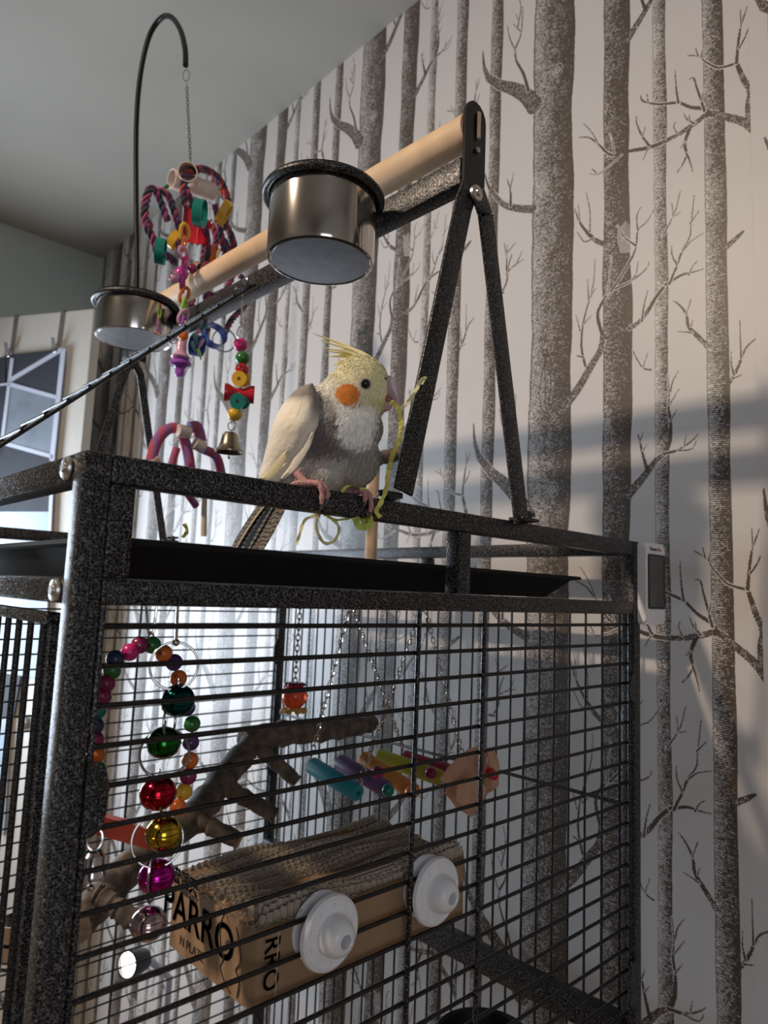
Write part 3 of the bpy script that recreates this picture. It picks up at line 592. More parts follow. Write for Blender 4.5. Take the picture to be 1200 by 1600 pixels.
obj('pendant_top', MB().lathe([(0, .014), (.008, .012), (.0095, .004), (.0092, -.003), (.013, -.0095), (.0165, -.013), (.014, -.0155), (0, -.016)], G(283, 547, .597), (0, 0, 1), 28), BC['lilac'], rt)
for i, (u, v, c) in enumerate(((303, 520, 'teal'), (312, 515, 'lilac'), (300, 533, 'teal'), (318, 530, 'lilac'), (309, 545, 'lime'), (322, 505, 'teal'))):
    a = G(u, v, .60); obj('plastic_leaf', MB().tube([a, a+Vector((.004*(-1)**i, 0, -.008)), a+Vector((.008*(-1)**i, 0, -.018))], [.003, .0035, .001], 8), BC[c], rt)
for (u, v) in ((281, 515), (281, 537), (270, 530)): obj('wire_loop', MB().torus(G(u, v, .60), vR, .006, .001, 16, 6, stretch=((0, 0, 1), 1.3)), STEEL, rt)
# --- bead hoop inside the cage, front left
BY1 = .075
def B(u, v, y=BY1): return AY(u, v, y)
bh = thing('bead_hoop', 'hanging hoop of round painted wooden beads just inside the front left corner', 'bird toy', B(236, 965))
obj('wire_hook', MB().tube(spline([Vector((B(226, 950).x, BY1, -.004)), B(232, 985), B(236, 990), B(240, 985), Vector((B(245, 950).x, BY1, -.004))], 5), .0011, 6).torus(B(236, 995), (.6, -.8, 0), .004, .0008, 14, 6), STEEL, bh)
bl = [(180, 1030, 'navy'), (203, 1019, 'pink'), (218, 1008, 'plum'), (238, 1008, 'green'), (256, 1021, 'orange'), (272, 1035, 'purple'), (279, 1060, 'orange'), (289, 1088, 'navy'), (292, 1106, 'navy'), (300, 1131, 'green'), (298, 1160, 'purple'), (297, 1188, 'orange'), (294, 1213, 'plum'), (287, 1237, 'yellow'), (278, 1262, 'orange'),
      (175, 1048, 'green'), (166, 1068, 'plum'), (160, 1088, 'plum'), (152, 1110, 'teal'), (148, 1134, 'navy'), (148, 1156, 'plum'), (150, 1179, 'orange'), (152, 1204, 'green'), (158, 1230, 'pink')]
hoop = sorted(bl[:15], key=lambda t: 0)
rs = (B(250, 1000)-B(250, 1010)).length/10
for u, v, c in bl: bead('bead', B(u, v), 13.6*rs, BC[c], bh, (B(u, v)-B(235, 1140)).cross(Vector((.6, -.8, 0))))
hp_ = [B(u, v) for u, v, c in bl[:15]]; hq = [B(u, v) for u, v, c in bl[15:]]
obj('hoop_wire', MB().tube(spline(hq[::-1]+hp_, 4), .0009, 6), STEEL, bh)
# --- chain of rings and jingle bells
BY2 = .048
def D2(u, v, y=BY2): return AY(u, v, y)
jb = thing('jingle_bell_chain', 'chain of split rings with shiny coloured jingle bells hanging inside the front bars', 'bird toy', D2(276, 965))
obj('hanger', MB().tube([Vector((D2(277, 950).x, BY2, -.004)), D2(275, 1003)], (.0034, .0010), 8).ball(D2(275, 1004), .003), STEEL, jb)
rs = (D2(250, 1000)-D2(250, 1010)).length/10; vj = (CAM-D2(260, 1100)).normalized(); sj = Vector((0, 0, 1)).cross(vj).normalized()
for (u, v, r, ax) in ((272, 1040, 37, vj), (265, 1127, 27, vj*.35+sj), (257, 1177, 37, vj+Vector((0, 0, .25))), (257, 1240, 28, vj*.2+sj), (246, 1313, 38, vj+Vector((0, 0, .1))), (238, 1375, 30, vj*.2+sj)):
    obj('split_ring', MB().torus(D2(u, v), ax, r*rs, .0011, 40, 8), RINGM, jb)
def jingle(u, v, r, c, dy=0):
    o_ = D2(u, v, BY2+dy); R = r*rs; m_ = mat('metallic '+c[0], c[1], .12, 1, var=.08)
    b0 = obj('jingle_bell', MB().ball(o_, R, 24, 16, (1, 1, .93)), m_, jb, c[0]+' shiny jingle bell')
    obj('band', MB().torus(o_, (0, 0, 1), R*.99, R*.045, 32, 6), m_, b0)
    for a in (0, 1): 
        ax = (vj if a else sj); q = [o_+(ax*math.sin(t)-Vector((0, 0, 1))*math.cos(t)*.93)*R*1.004 for t in [math.radians(x) for x in range(-62, 63, 8)]]
        obj('slit', MB().tube(q, (.0010, .0004), 6), BLACK, b0)
    obj('eye', MB().torus(o_+Vector((0, 0, R*1.05)), sj, R*.2, .0008, 12, 6), CHROME, b0)
for a in ((278, 1094, 27, ('dark teal', (.01, .10, .10))), (256, 1160, 26, ('green', (.02, .16, .03))), (247, 1239, 28, ('red', (.42, .01, .03))), (256, 1302, 28, ('gold', (.55, .38, .04))), (245, 1370, 28, ('pink', (.48, .02, .30))), (232, 1443, 27, ('rose silver', (.55, .42, .46)))): jingle(*a)
# --- coral coloured wedge
cw = obj('wood_wedge', MB().prism([AY(146, 1303, .10), AY(163, 1277, .10), AY(215, 1290, .10), AY(262, 1312, .10), AY(266, 1329, .10), AY(245, 1331, .10)], (.0, .022, 0)), mat('coral painted wood', (.66, .10, .05), .55), loc=AY(210, 1310, .10)); tag(cw, 'coral painted wooden wedge behind the gold jingle bell', 'wood toy')
# --- silver bell low at the left corner
sb = thing('silver_bell', 'small silver bell hanging low beside the front left cage post', 'bell', AY(148, 1320, .06))
obj('wire_loop', MB().torus(AY(148, 1311, .06), vj, .0055, .0010, 18, 6, stretch=((0, 0, 1), 1.4)), CHROME, sb)
c_ = AY(147, 1327, .06); R = .0088
obj('bell', MB().lathe([(0, 0), (R*.7, -.001), (R*.95, -R*.4), (R*1.0, -R*1.6), (R*1.2, -R*2.1), (R*1.25, -R*2.2), (R*1.1, -R*2.2), (R*.9, -R*1.5), (0, -R*.3)], c_, (0, 0, 1), 32), CHROME, sb); obj('clapper', MB().tube([c_, c_+Vector((0, 0, -.026))], .0007, 6).ball(c_+Vector((0, 0, -.0275)), .0028), STEEL, sb)
# --- cardboard scratcher box with two white mounting knobs
KR = mat('kraft cardboard', (.33, .215, .125), .8, var=.07, vscale=30, bump=.1, bscale=300)
XB0, XB1, YB0, YB1, ZB0, ZB1 = .174, .440, .018, .158, -.330, -.262
cb = thing('cardboard_box', 'printed brown cardboard scratcher box with chewed corrugated top, fixed inside the front bars', 'box', (.305, .09, ZB0))
m = MB(); prf = [(x, y) for x, y in ((XB0, YB1), (XB0+.006, YB1+.006), (XB1-.006, YB1+.006), (XB1, YB1), (XB1, YB0+.006), (XB1-.004, YB0), (XB0+.018, YB0), (XB0+.006, YB0+.004), (XB0+.001, YB0+.012), (XB0, YB0+.03))]
m.prism([(x, y, ZB0) for x, y in prf], (0, 0, ZB1-ZB0-.006)); obj('carton', m, KR, cb)
m = MB().box((.197, YB0-.0006, ZB0+.001), (.198, YB0+.0002, ZB1-.012)); obj('tape_edge', m, mat('tape edge', (.55, .45, .33), .4), cb)
KR2 = mat('corrugated fibre', (.40, .34, .27), .9, var=.2, vscale=300)
m = MB(); g_ = 0
for k in range(36):     # corrugated card plies standing on edge, wavy along x, open cells upward
    y = YB0+.0035+k*(YB1-YB0+.0015)/36; hh = ZB1+.0005+.004*math.sin(k*.33+.6)+.003*math.sin(k*.9)
    pv = None; nseg = 148; x0 = XB0+.006+.006*abs(math.sin(k*1.3)); x1 = XB1-.003
    for i in range(nseg+1):
        x = x0+(x1-x0)*i/nseg; yy_ = y+.0012*math.sin(i*math.pi/2+.0); zt = hh+.0035*math.sin(x*34+k*.16)+random.uniform(-.0010, .0010)
        cur = [m.bm.verts.new(q) for q in ((x, yy_-.0003, ZB1-.012), (x, yy_-.0003, zt), (x, yy_+.0003, zt), (x, yy_+.0003, ZB1-.012))]
        if pv:
            for a in range(3): m.bm.faces.new((pv[a], pv[a+1], cur[a+1], cur[a]))
        pv = cur
    m.box((x0, y+.0017, ZB1-.012), (x1, y+.0021, hh-.0022+.001*math.sin(k)))
obj('corrugated_top', m, KR2, cb, 'rough torn corrugated cardboard top', kind='stuff', smooth=False)
m = MB()
for i in range(420):
    t = random.random(); 
    if t < .55: a = Vector((XB0+random.uniform(-.002, .012), YB0+random.uniform(0, .14), ZB1-.006))
    else: a = Vector((XB0+random.uniform(0, .12), YB0+random.uniform(-.001, .008), ZB1-.006))
    d_ = Vector((random.uniform(-1, .6), random.uniform(-1, .6), random.uniform(-.3, 1.2))).normalized()*random.uniform(.004, .011); o_ = Vector((random.uniform(-1, 1), random.uniform(-1, 1), 0)).normalized()*.0006
    q = [m.bm.verts.new(x) for x in (a-o_, a+o_, a+d_*.6+o_*.7+Vector((0, 0, .001)), a+d_, a+d_*.6-o_*.7)]; m.bm.faces.new(q)
obj('torn_fibres', m, KR2, cb, kind='stuff', smooth=False)
INK = mat('dark box print', (.035, .028, .024), .7)
def lab(body, size, y, z, sp_=1): obj('lettering', text_mesh(body, size, (0, -1, 0), (0, 0, 1), (XB0-.0004, y, z), spacing=sp_), INK, cb)
def bold(body, size, y, z):
    for dy, dz in ((0, 0), (.0006, 0), (-.0006, 0), (0, .0006), (0, -.0006)): lab(body, size, y+dy, z+dz)
bold('PARRO', .040, .110, -.293); lab('U4RIGHTY', .0075, .128, -.276); lab('N PLATE', .0115, .116, -.318)
try: bold('宏润天', .016, .136, -.2665)
except Exception: pass
m = MB()
def kl(pts):   # line drawing on the rounded left end
    sp_ = spline([(XB0-.0003, y, z) for y, z in pts], 6); m.tube(sp_, (.0009, .0004), 6)
kl([(.064, -.268), (.070, -.282), (.067, -.297), (.062, -.306), (.066, -.313), (.058, -.322), (.048, -.327)]); kl([(.045, -.274), (.038, -.288), (.036, -.298), (.042, -.306), (.036, -.313), (.038, -.326)])
kl([(.066, -.300), (.060, -.303), (.063, -.308)]); kl([(.060, -.292), (.056, -.289), (.052, -.292)])
obj('line_drawing', m, INK, cb)
for dx in (-.0005, .0, .0005): obj('lettering', text_mesh('RRO', .021, (0, 0, -1), (1, 0, 0), (AY(424, 1490, YB0).x+dx, YB0-.0003, -.298)), INK, cb)
for (u, v) in ((520, 1460), (686, 1395)):
    q = AY(u, v, -.004); 
    nb_ = thing('mounting_knob', 'round white plastic mounting knob on the %s' % ('front bars, the larger-looking left one' if u < 600 else 'front bars, at the right end of the box'), 'knob', (q.x, 0, q.z), 'white knobs holding the cardboard box')
    K = (q.x, .0, q.z); ax = Vector((0, -1, 0)); R = .0300 if u < 600 else .0310
    obj('plate', MB().lathe([(0, -.0024), (R, -.0024), (R+.001, -.001), (R, .0025), (R*.92, .004), (R*.88, .003), (R*.60, .0035), (R*.52, .005), (0, .005)], K, ax, 48), WHITE, nb_)
    obj('boss', MB().lathe([(R*.57, .004), (R*.555, .009), (R*.51, .0140), (R*.43, .0185), (R*.32, .0215), (R*.22, .0225), (R*.185, .0215), (R*.17, .010), (0, .010)], K, ax, 40), WHITE, nb_)
    obj('socket', MB().lathe([(0, .011), (R*.155, .011), (R*.155, .0105), (0, .0105)], K, ax, 20), mat('dark socket', (.05, .04, .03), .6), nb_)
    for k in range(10):
        a = k*math.pi/5+.3; obj('stud', MB().ball((q.x+R*.78*math.cos(a), -.0038, q.z+R*.78*math.sin(a)), .0016, 8, 6), WHITE, nb_)
    obj('back_plate', MB().lathe([(0, -.0168), (R*.94, -.0168), (R*.96, -.015), (R*.94, -.0135), (0, -.0135)], (q.x+.001, .001, q.z), ax, 40), WHITE, nb_)
# --- natural branches
def barkmat():
    m = bpy.data.materials.new('bark'); m.use_nodes = True; n = m.node_tree.nodes; L = m.node_tree.links; b = n['Principled BSDF']; tc = n.new('ShaderNodeTexCoord')
    t = n.new('ShaderNodeTexNoise'); t.inputs['Scale'].default_value = 60; t.inputs['Detail'].default_value = 6; L.new(tc.outputs['Object'], t.inputs['Vector'])
    r = n.new('ShaderNodeValToRGB'); e = r.color_ramp.elements; e[0].position = .35; e[0].color = (.075, .06, .05, 1); e[1].position = .7; e[1].color = (.22, .175, .135, 1)
    L.new(t.outputs['Fac'], r.inputs[0]); L.new(r.outputs[0], b.inputs['Base Color']); b.inputs['Roughness'].default_value = .8
    bp = n.new('ShaderNodeBump'); bp.inputs['Strength'].default_value = .8; bp.inputs['Distance'].default_value = .003; L.new(t.outputs['Fac'], bp.inputs['Height']); L.new(bp.outputs[0], b.inputs['Normal']); return m
BARK = barkmat(); CUT = mat('cut wood', (.50, .36, .22), .7)
def limb(nm, pts, radii, par):
    q = spline(pts, 7); n_ = len(q); rr = [float(np.interp(i/(n_-1)*(len(radii)-1), range(len(radii)), radii))*(1+.09*math.sin(i*1.9)+.06*math.sin(i*3.7+1)) for i in range(n_)]
    o = obj(nm, MB().tube(q, rr, 14), BARK, par); d_ = (q[-1]-q[-2]).normalized()
    obj('cut_end', MB().lathe([(0, .0006), (rr[-1]*.9, .0004), (rr[-1]*.9, -.001)], q[-1], d_, 14), CUT, o); return o
def Q(u, v, y): return AY(u, v, y)
bp1 = thing('branch_perch', 'large forked natural branch perch inside the cage behind the cardboard box', 'perch', Q(300, 1280, .4))
limb('limb', [Q(118, 1450, .22), Q(170, 1390, .27), Q(225, 1335, .32), Q(300, 1278, .38), Q(350, 1215, .44), Q(400, 1155, .5)], [.015, .018, .019, .020, .020, .019], bp1)
limb('limb', [Q(380, 1160, .5), Q(440, 1146, .5), Q(500, 1142, .5), Q(560, 1135, .5), Q(584, 1128, .5)], [.019, .021, .019, .016, .014], bp1)
limb('twig', [Q(400, 1165, .49), Q(430, 1190, .46), Q(464, 1222, .43)], [.013, .0115, .0105], bp1)
limb('twig', [Q(345, 1225, .44), Q(380, 1245, .41), Q(430, 1274, .38)], [.013, .0115, .0105], bp1)
limb('twig', [Q(296, 1280, .37), Q(330, 1292, .35), Q(374, 1314, .32)], [.012, .011, .0105], bp1)
bp2 = thing('twig_perch', 'short knotty twig perch angled behind the rose silver bell', 'perch', Q(190, 1430, .15))
limb('limb', [Q(236, 1456, .13), Q(205, 1435, .14), Q(185, 1420, .15), Q(160, 1402, .165), Q(150, 1396, .17)], [.0075, .009, .0085, .0088, .0075], bp2)
# --- orange ball toy on a chain
ob = thing('octopus_toy', 'translucent orange ball toy with purple cap and yellow feet hanging on a chain', 'bird toy', Q(469, 950, .45))
oc = Q(460, 1088, .45); R = .0205
obj('chain', chain(MB(), Vector((oc.x+.002, oc.y, -.005)), oc+Vector((0, 0, R)), .0115, .0010), STEEL, ob)
obj('ball', MB().ball(oc, R, 28, 20), mat('translucent orange plastic', (.90, .11, .03), .2, trans=.35, var=.05), ob)
m = MB()
for k in range(9):
    a = k*2*math.pi/9; m.ball(oc+Vector((R*.62*math.cos(a), R*.62*math.sin(a), R*.92)), .0052, 10, 8, (1, 1, .6))
m.lathe([(0, .004), (R*.6, .003), (R*.7, -.001), (0, -.002)], oc+Vector((0, 0, R*.95)), (0, 0, 1), 20); obj('cap', m, BC['plum'], ob)
for k in range(7):
    a = k*2*math.pi/7; d_ = Vector((math.cos(a), math.sin(a), 0)); obj('foot', MB().tube([oc+d_*R*.35+Vector((0, 0, -R*.85)), oc+d_*R*.75+Vector((0, 0, -R*1.15)), oc+d_*R*1.05+Vector((0, 0, -R*1.05))], [.004, .0042, .003], 8), mat('translucent yellow', (.80, .45, .10), .25, trans=.3), ob)
for k in range(9):
    a = k*2.4; z_ = -.6+.13*k; d_ = Vector((math.cos(a)*math.sqrt(1-z_*z_), math.sin(a)*math.sqrt(1-z_*z_), z_)); obj('dimple', MB().ball(oc+d_*R*.985, .0022, 8, 6), BC['orange'], ob)
# --- coloured bridge swing
YS = .33
sw = thing('bridge_swing', 'hanging bridge swing of painted wooden rollers on four thin chains', 'swing', Q(600, 950, YS))
cols = ['teal2', 'purple2', 'orange2', 'lime2', 'plum2', 'red2']
SC = dict(teal2=(.03, .30, .38), purple2=(.16, .09, .24), orange2=(.62, .25, .05), lime2=(.42, .44, .05), plum2=(.36, .04, .10), red2=(.40, .04, .05))
SC = {k: colmat('stained roller '+k, v, .5) for k, v in SC.items()}
ends = []
for (a, b2, c) in (((486, 1195), (560, 1240), 'teal2'), ((530, 1190), (607, 1235), 'purple2'), ((566, 1184), (650, 1240), 'orange2'), ((590, 1181), (690, 1216), 'lime2'), ((630, 1183), (728, 1214), 'plum2')):
    A_ = Q(*a, YS+.05); B_ = Q(*b2, YS-.05); d_ = B_-A_; Rr = .0125
    r_ = obj('roller', MB().lathe([(.004, 0), (Rr*.85, 0), (Rr, .003), (Rr, d_.length-.003), (Rr*.85, d_.length), (.004, d_.length), (.004, 0)], A_, d_, 24), SC[c], sw); ends.append((A_, B_))
for i, (u, v, c) in enumerate(((606, 1235, 'teal'), (642, 1238, 'orange'), (673, 1208, 'plum'), (714, 1208, 'navy'), (590, 1207, 'plum'), (718, 1221, 'yellow'))): bead('bead', Q(u, v, YS-.06), .0095, BC[c], sw, (1, .1, 0))
T1, T2 = Q(548, 948, YS), Q(662, 948, YS); T1.z = T2.z = -.006
for (T_, P_1) in ((T1, ends[0][0]), (T1, ends[4][0]), (T2, ends[0][1]), (T2, ends[4][1])): obj('chain', chain(MB(), T_, P_1+Vector((0, 0, .012)), .0115, .0010), STEEL, sw)
# --- peach leather shred toy
lf = thing('leather_leaf_toy', 'peach coloured crinkled leather leaves around a red knob near the back right of the cage', 'bird toy', Q(738, 1215, .16))
PCH = mat('peach leather', (.62, .36, .25), .6, var=.1, vscale=60, bump=.5, bscale=140)
def leaf(pts, y0, y1, nm='leaf'):
    m = MB(); n_ = len(pts); mid = Vector((0, 0, 0)); P = []
    for i, (u, v) in enumerate(pts):
        y = y0+(y1-y0)*(u-690)/90+.003*math.sin(i*2.3); P.append(Q(u, v, y))
    for p_ in P: mid += p_/n_
    m.prism(P, (CAM-mid).normalized()*.0014); bmesh.ops.triangulate(m.bm, faces=[f for f in m.bm.faces if len(f.verts) > 4]); return obj(nm, m, PCH, lf)
leaf([(687, 1218), (700, 1198), (718, 1182), (731, 1170), (748, 1166), (766, 1176), (752, 1194), (732, 1213), (712, 1221), (698, 1225)], .14, .20)
leaf([(700, 1226), (716, 1222), (740, 1206), (758, 1190), (768, 1206), (766, 1230), (755, 1255), (737, 1277), (728, 1268), (712, 1262), (704, 1250), (694, 1240)], .17, .19)
leaf([(762, 1172), (774, 1174), (781, 1196), (778, 1218), (779, 1228), (770, 1236), (762, 1240), (760, 1210)], .18, .15)
leaf([(715, 1222), (745, 1210), (760, 1232), (752, 1256), (730, 1262), (712, 1250)], .13, .14)
obj('knob', MB().ball(Q(766, 1208, .140), .0075, 14, 10).ball(Q(772, 1212, .138), .006, 14, 10), BC['red'], lf, 'red round knob')
# --- steel cups far left in the cage
cu = thing('steel_cup_holder', 'two stacked steel feeder cups in a wire holder at the far left of the cage', 'feeder', Q(22, 1500, .62))
cq = Q(22, 1466, .62); rs = (Q(22, 1466, .62)-Q(22, 1476, .62)).length/10
for u_, v0, v1 in ((22, 1437, 1466), (22, 1468, 1497)):
    a = Q(u_, v0, .62); b2 = Q(u_, v1, .62); hh = (a-b2).z; obj('cup', MB().lathe([(0, 0), (25*rs, .001), (28*rs, hh*.2), (28*rs, hh*.9), (30*rs, hh), (27*rs, hh), (26*rs, hh*.2), (0, .002)], b2, (0, 0, 1), 32), STEEL, cu)
obj('wire_frame', MB().tube(spline([Q(-20, 1405, .60), Q(30, 1388, .60), Q(45, 1392, .60), Q(46, 1440, .60)], 5), .0022, 8).torus(Q(22, 1500, .62), (0, 0, 1), 31*rs, .0024, 32, 8).tube([Q(46, 1438, .60), Q(44, 1500, .61)], .0022, 8), HAM, cu)
kn = tag(obj('food_dish', MB().lathe([(.055, -.03), (.060, 0), (.064, .0025), (.066, .001), (.062, -.002), (.056, -.032), (0, -.034), (0, -.031), (.055, -.03)], AY(757, 1622, .12), (0, 0, 1), 40), BLACK, loc=AY(757, 1622, .12)), 'glossy black round food dish at the bottom of the view inside the cage', 'dish')
sdc = AY(-58, 1668, .30); sdr = (sdc-AY(34, 1606, .30)).length
sd_ = thing('steel_dish', 'shiny steel dish rim low in the left front corner of the cage', 'dish', sdc-Vector((0, 0, .03)))
obj('rim', MB().torus(sdc, (0, 0, 1), sdr, .0035, 48, 8), STEEL, sd_)
obj('body', MB().lathe([(sdr, 0), (sdr*.96, -.025), (sdr*.88, -.03), (0, -.03), (0, -.028), (sdr*.86, -.028), (sdr*.94, -.024), (sdr*.98, 0), (sdr, 0)], sdc, (0, 0, 1), 48), STEEL, sd_)
# --- T perch and distant loop toy standing on the tray
tp = thing('stick_perch', 'pale round stick topped with a short rough branch standing on the tray behind the bird', 'perch', (AY(580, 860, .40).x, .40, .0135))
px_ = tp.location.x; tpz = AY(580, 708, .40).z
obj('stick', MB().tube([(px_, .40, .0135), (px_-.002, .40, tpz)], .0105, 20), DOWEL, tp)
limb('crosspiece', [AY(574, 722, .40), AY(592, 716, .39), AY(612, 712, .38), AY(640, 706, .36)], [.011, .0125, .012, .012], tp)
YT = .76
lt = thing('fabric_loop_toy', 'blurred pink and purple striped fabric loops on a pale stick beyond the tray', 'bird toy', (AY(318, 838, YT).x, YT, .0135))
def LQ(u, v, y=YT): return AY(u, v, y)
obj('stick', MB().tube([LQ(318, 838), LQ(320, 735)], .0060, 14), mat('cream stick', (.62, .54, .44), .6), lt)
def stripe_loop(pts, r):
    m_ = bpy.data.materials.new('striped fabric'); m_.use_nodes = True; n = m_.node_tree.nodes; L = m_.node_tree.links; b = n['Principled BSDF']; tc = n.new('ShaderNodeTexCoord')
    wv = n.new('ShaderNodeTexWave'); wv.inputs['Scale'].default_value = 15; wv.inputs['Distortion'].default_value = 2; L.new(tc.outputs['Object'], wv.inputs['Vector'])
    rr = n.new('ShaderNodeValToRGB'); rr.color_ramp.elements[0].color = (.46, .07, .10, 1); rr.color_ramp.elements[1].color = (.26, .12, .34, 1); L.new(wv.outputs['Fac'], rr.inputs[0]); L.new(rr.outputs[0], b.inputs['Base Color']); b.inputs['Roughness'].default_value = .8
    return obj('fabric_loop', MB().tube(spline(pts, 7), r, 12), m_, lt)
stripe_loop([LQ(236, 720), LQ(245, 690), LQ(262, 671), LQ(280, 672), LQ(292, 700), LQ(298, 738)], .0105)
stripe_loop([LQ(296, 668, .75), LQ(308, 668, .75), LQ(314, 690, .75)], .0115); stripe_loop([LQ(318, 702), LQ(338, 714), LQ(346, 745), LQ(344, 770)], .0095)
stripe_loop([LQ(276, 700, .74), LQ(268, 735, .74), LQ(285, 760, .74), LQ(306, 790, .76)], .0075)
obj('wood_band', MB().tube([LQ(278, 672, .745), LQ(296, 676, .745)], .0125, 16), CRM, lt); obj('wood_band', MB().tube([LQ(304, 692, .742), LQ(318, 700, .742)], .0120, 16), CRM, lt)
obj('wood_band', MB().tube([LQ(236, 722, .76), LQ(244, 716, .76)], .011, 16), DOWEL, lt)
# --- paper shreds
YEL = mat('yellow green paper', (.72, .70, .16), .65, var=.12, vscale=120); PAL = mat('pale lemon paper', (.72, .68, .38), .7, var=.08)
def ribbon(pts, wd, m_, label, nm='paper_strip', crinkle=.0012, n_=5, face=None):
    q = spline(pts, n_); m = MB(); pv = None; N = len(q)
    for i, p_ in enumerate(q):
        t = (q[min(i+1, N-1)]-q[max(i-1, 0)]).normalized(); v_ = (face if face is not None else (CAM-p_).normalized()); s_ = t.cross(v_).normalized(); s_ = (Quaternion(t, .55*math.sin(i*.7+.4*math.sin(i*.45))) @ s_)*(1+.18*math.sin(i*1.3))
        c_ = p_+t.cross(s_)*crinkle*.45*math.sin(i*2.1+math.sin(i*.8)*2); n2 = t.cross(s_).normalized()*.00025
        cur = [m.bm.verts.new(x) for x in (c_-s_*wd/2-n2, c_+s_*wd/2-n2, c_+s_*wd/2+n2, c_-s_*wd/2+n2)]
        if pv:
            for k in range(4): m.bm.faces.new((pv[k], pv[(k+1) % 4], cur[(k+1) % 4], cur[k]))
        else: m.bm.faces.new(cur)
        pv = cur
    m.bm.faces.new(pv[::-1])
    return tag(obj(nm, m, m_, loc=q[0], smooth=False), label, 'paper strip', 'shredded paper strips around the bird')
def Y0q(u, v, y=-.004): return AY(u, v, y)
ribbon([Y0q(611, 628, -.043), Y0q(620, 635, -.043), Y0q(626, 655, -.04), Y0q(624, 685, -.035), Y0q(614, 710, -.025), Y0q(606, 740, -.012), Y0q(603, 765, -.006), Y0q(595, 785, -.006), Y0q(588, 798, -.005), Y0q(594, 808, -.005)], .0042, YEL, 'long crinkled yellow paper strip dangling from the beak of the bird')
ribbon([Y0q(500, 800, .018), Y0q(494, 820, .02), Y0q(499, 838, .02), Y0q(508, 849, .02), Y0q(522, 845, .02), Y0q(530, 828, .02), Y0q(524, 815, .022), Y0q(507, 803, .02)], .0030, PAL, 'pale lemon paper strip looped below the rail under the near foot', crinkle=.0004)
ribbon([Y0q(495, 805, .02), Y0q(478, 811, .022), Y0q(472, 822, .022), Y0q(467, 838, .024), Y0q(463, 851, .024)], .0028, PAL, 'pale lemon paper strip hanging down left of the loop onto the tray', crinkle=.0004)
ribbon([Y0q(508, 803, .02), Y0q(520, 812, .02), Y0q(540, 811, .02), Y0q(556, 806, .018), Y0q(575, 802, .015), Y0q(592, 806, .015)], .0022, YEL, 'thin yellow paper strip stretched below the rail between the feet', crinkle=.0006)
ribbon([Y0q(533, 768, .006), Y0q(545, 758, .0), Y0q(556, 757, -.0), Y0q(566, 764, -.002), Y0q(574, 766, -.002)], .0034, YEL, 'short yellow paper curl on top of the rail beside the far foot')
ribbon([Y0q(556, 808, -.0), Y0q(560, 822, -.003), Y0q(572, 820, .002), Y0q(566, 808, .006), Y0q(576, 806, .0), Y0q(578, 820, -.002), Y0q(565, 825, .0)], .0065, mat('lime paper', (.48, .56, .10), .6), 'crumpled lime green paper knot under the rail by the far foot')
ribbon([Y0q(625, 640, -.035), Y0q(634, 632, -.038), Y0q(642, 622, -.036), Y0q(650, 610, -.034), Y0q(657, 596, -.03), Y0q(664, 590, -.03), Y0q(658, 600, -.026)], .0034, PAL, 'frayed pale yellow paper scrap flying up in front of the A-frame leg')
ribbon([AY(288, 818, .2), AY(292, 830, .2), AY(285, 840, .2)], .004, YEL, 'small yellow paper scrap lying on the tray edge left of the bird')
# ---------------------------------------------------------------- the cockatiel
BF = Vector((.55, -.835, 0)).normalized(); BS = Vector((BF.y, -BF.x, 0)); BU = Vector((0, 0, 1))
BO = AY(533, 784, .010); BO.z = H
bird = thing('cockatiel', 'pearly white and grey cockatiel with yellow crest and orange cheek, perched on the front rail', 'bird', BO)
def BPX(u, v, s=0):                      # photo pixel onto the plane s metres to the bird's right of its mid plane
    return APL(u, v, BO+BS*s, BS)
def loc3(P): d = P-BO; return d.dot(BF), d.dot(BU), d.dot(BS)
K = .00061
def oval_loft(m, st, n=28):
    rings = []; C_ = [BPX(u, v) for u, v, *_ in st]
    for i, (u, v, hw, ts) in enumerate(st):
        t = (C_[min(i+1, len(st)-1)]-C_[max(i-1, 0)]).normalized(); nrm = t.cross(BS).normalized()
        rings.append([m.bm.verts.new(C_[i]+nrm*hw*K*math.cos(2*math.pi*k/n)+BS*hw*K*ts*math.sin(2*math.pi*k/n)) for k in range(n)])
    for A, B_ in zip(rings, rings[1:]):
        for k in range(n): m.bm.faces.new((A[k], A[(k+1) % n], B_[(k+1) % n], B_[k]))
    m.bm.faces.new(rings[0][::-1]); m.bm.faces.new(rings[-1])
m = MB()
oval_loft(m, [(418, 786, 10, .7), (436, 774, 24, .8), (458, 757, 42, .85), (481, 735, 59, .86), (500, 710, 70, .86), (515, 685, 75, .85), (526, 662, 72, .84), (537, 640, 60, .86), (548, 620, 49, .88), (556, 604, 44, .88), (564, 588, 34, .85), (569, 578, 20, .8)])
def blob(u, v, s, ru, rv, rs_):
    c = BPX(u, v, s); res = bmesh.ops.create_uvsphere(m.bm, u_segments=20, v_segments=14, radius=1)
    for x in res['verts']: x.co = c+BF*x.co.x*ru*K+BU*x.co.z*rv*K+BS*x.co.y*rs_*K
blob(563, 598, 0, 44, 43, 37); blob(583, 606, 0, 27, 28, 25); blob(582, 632, 0, 22, 20, 22); blob(548, 668, 0, 50, 46, 46)
blob(557, 716, 0, 36, 44, 40); blob(492, 640, 0, 34, 36, 34); blob(505, 745, .018, 26, 24, 20); blob(548, 752, -.016, 26, 22, 20)
tmp = bpy.data.objects.new('t', m.mesh('t')); C.objects.link(tmp)
rm = tmp.modifiers.new('r', 'REMESH'); rm.mode = 'VOXEL'; rm.voxel_size = .0019
sm = tmp.modifiers.new('s', 'SMOOTH'); sm.iterations = 9; sm.factor = .6
bpy.context.view_layer.update(); bme = bpy.data.meshes.new_from_object(tmp.evaluated_get(bpy.context.evaluated_depsgraph_get())); bpy.data.objects.remove(tmp)
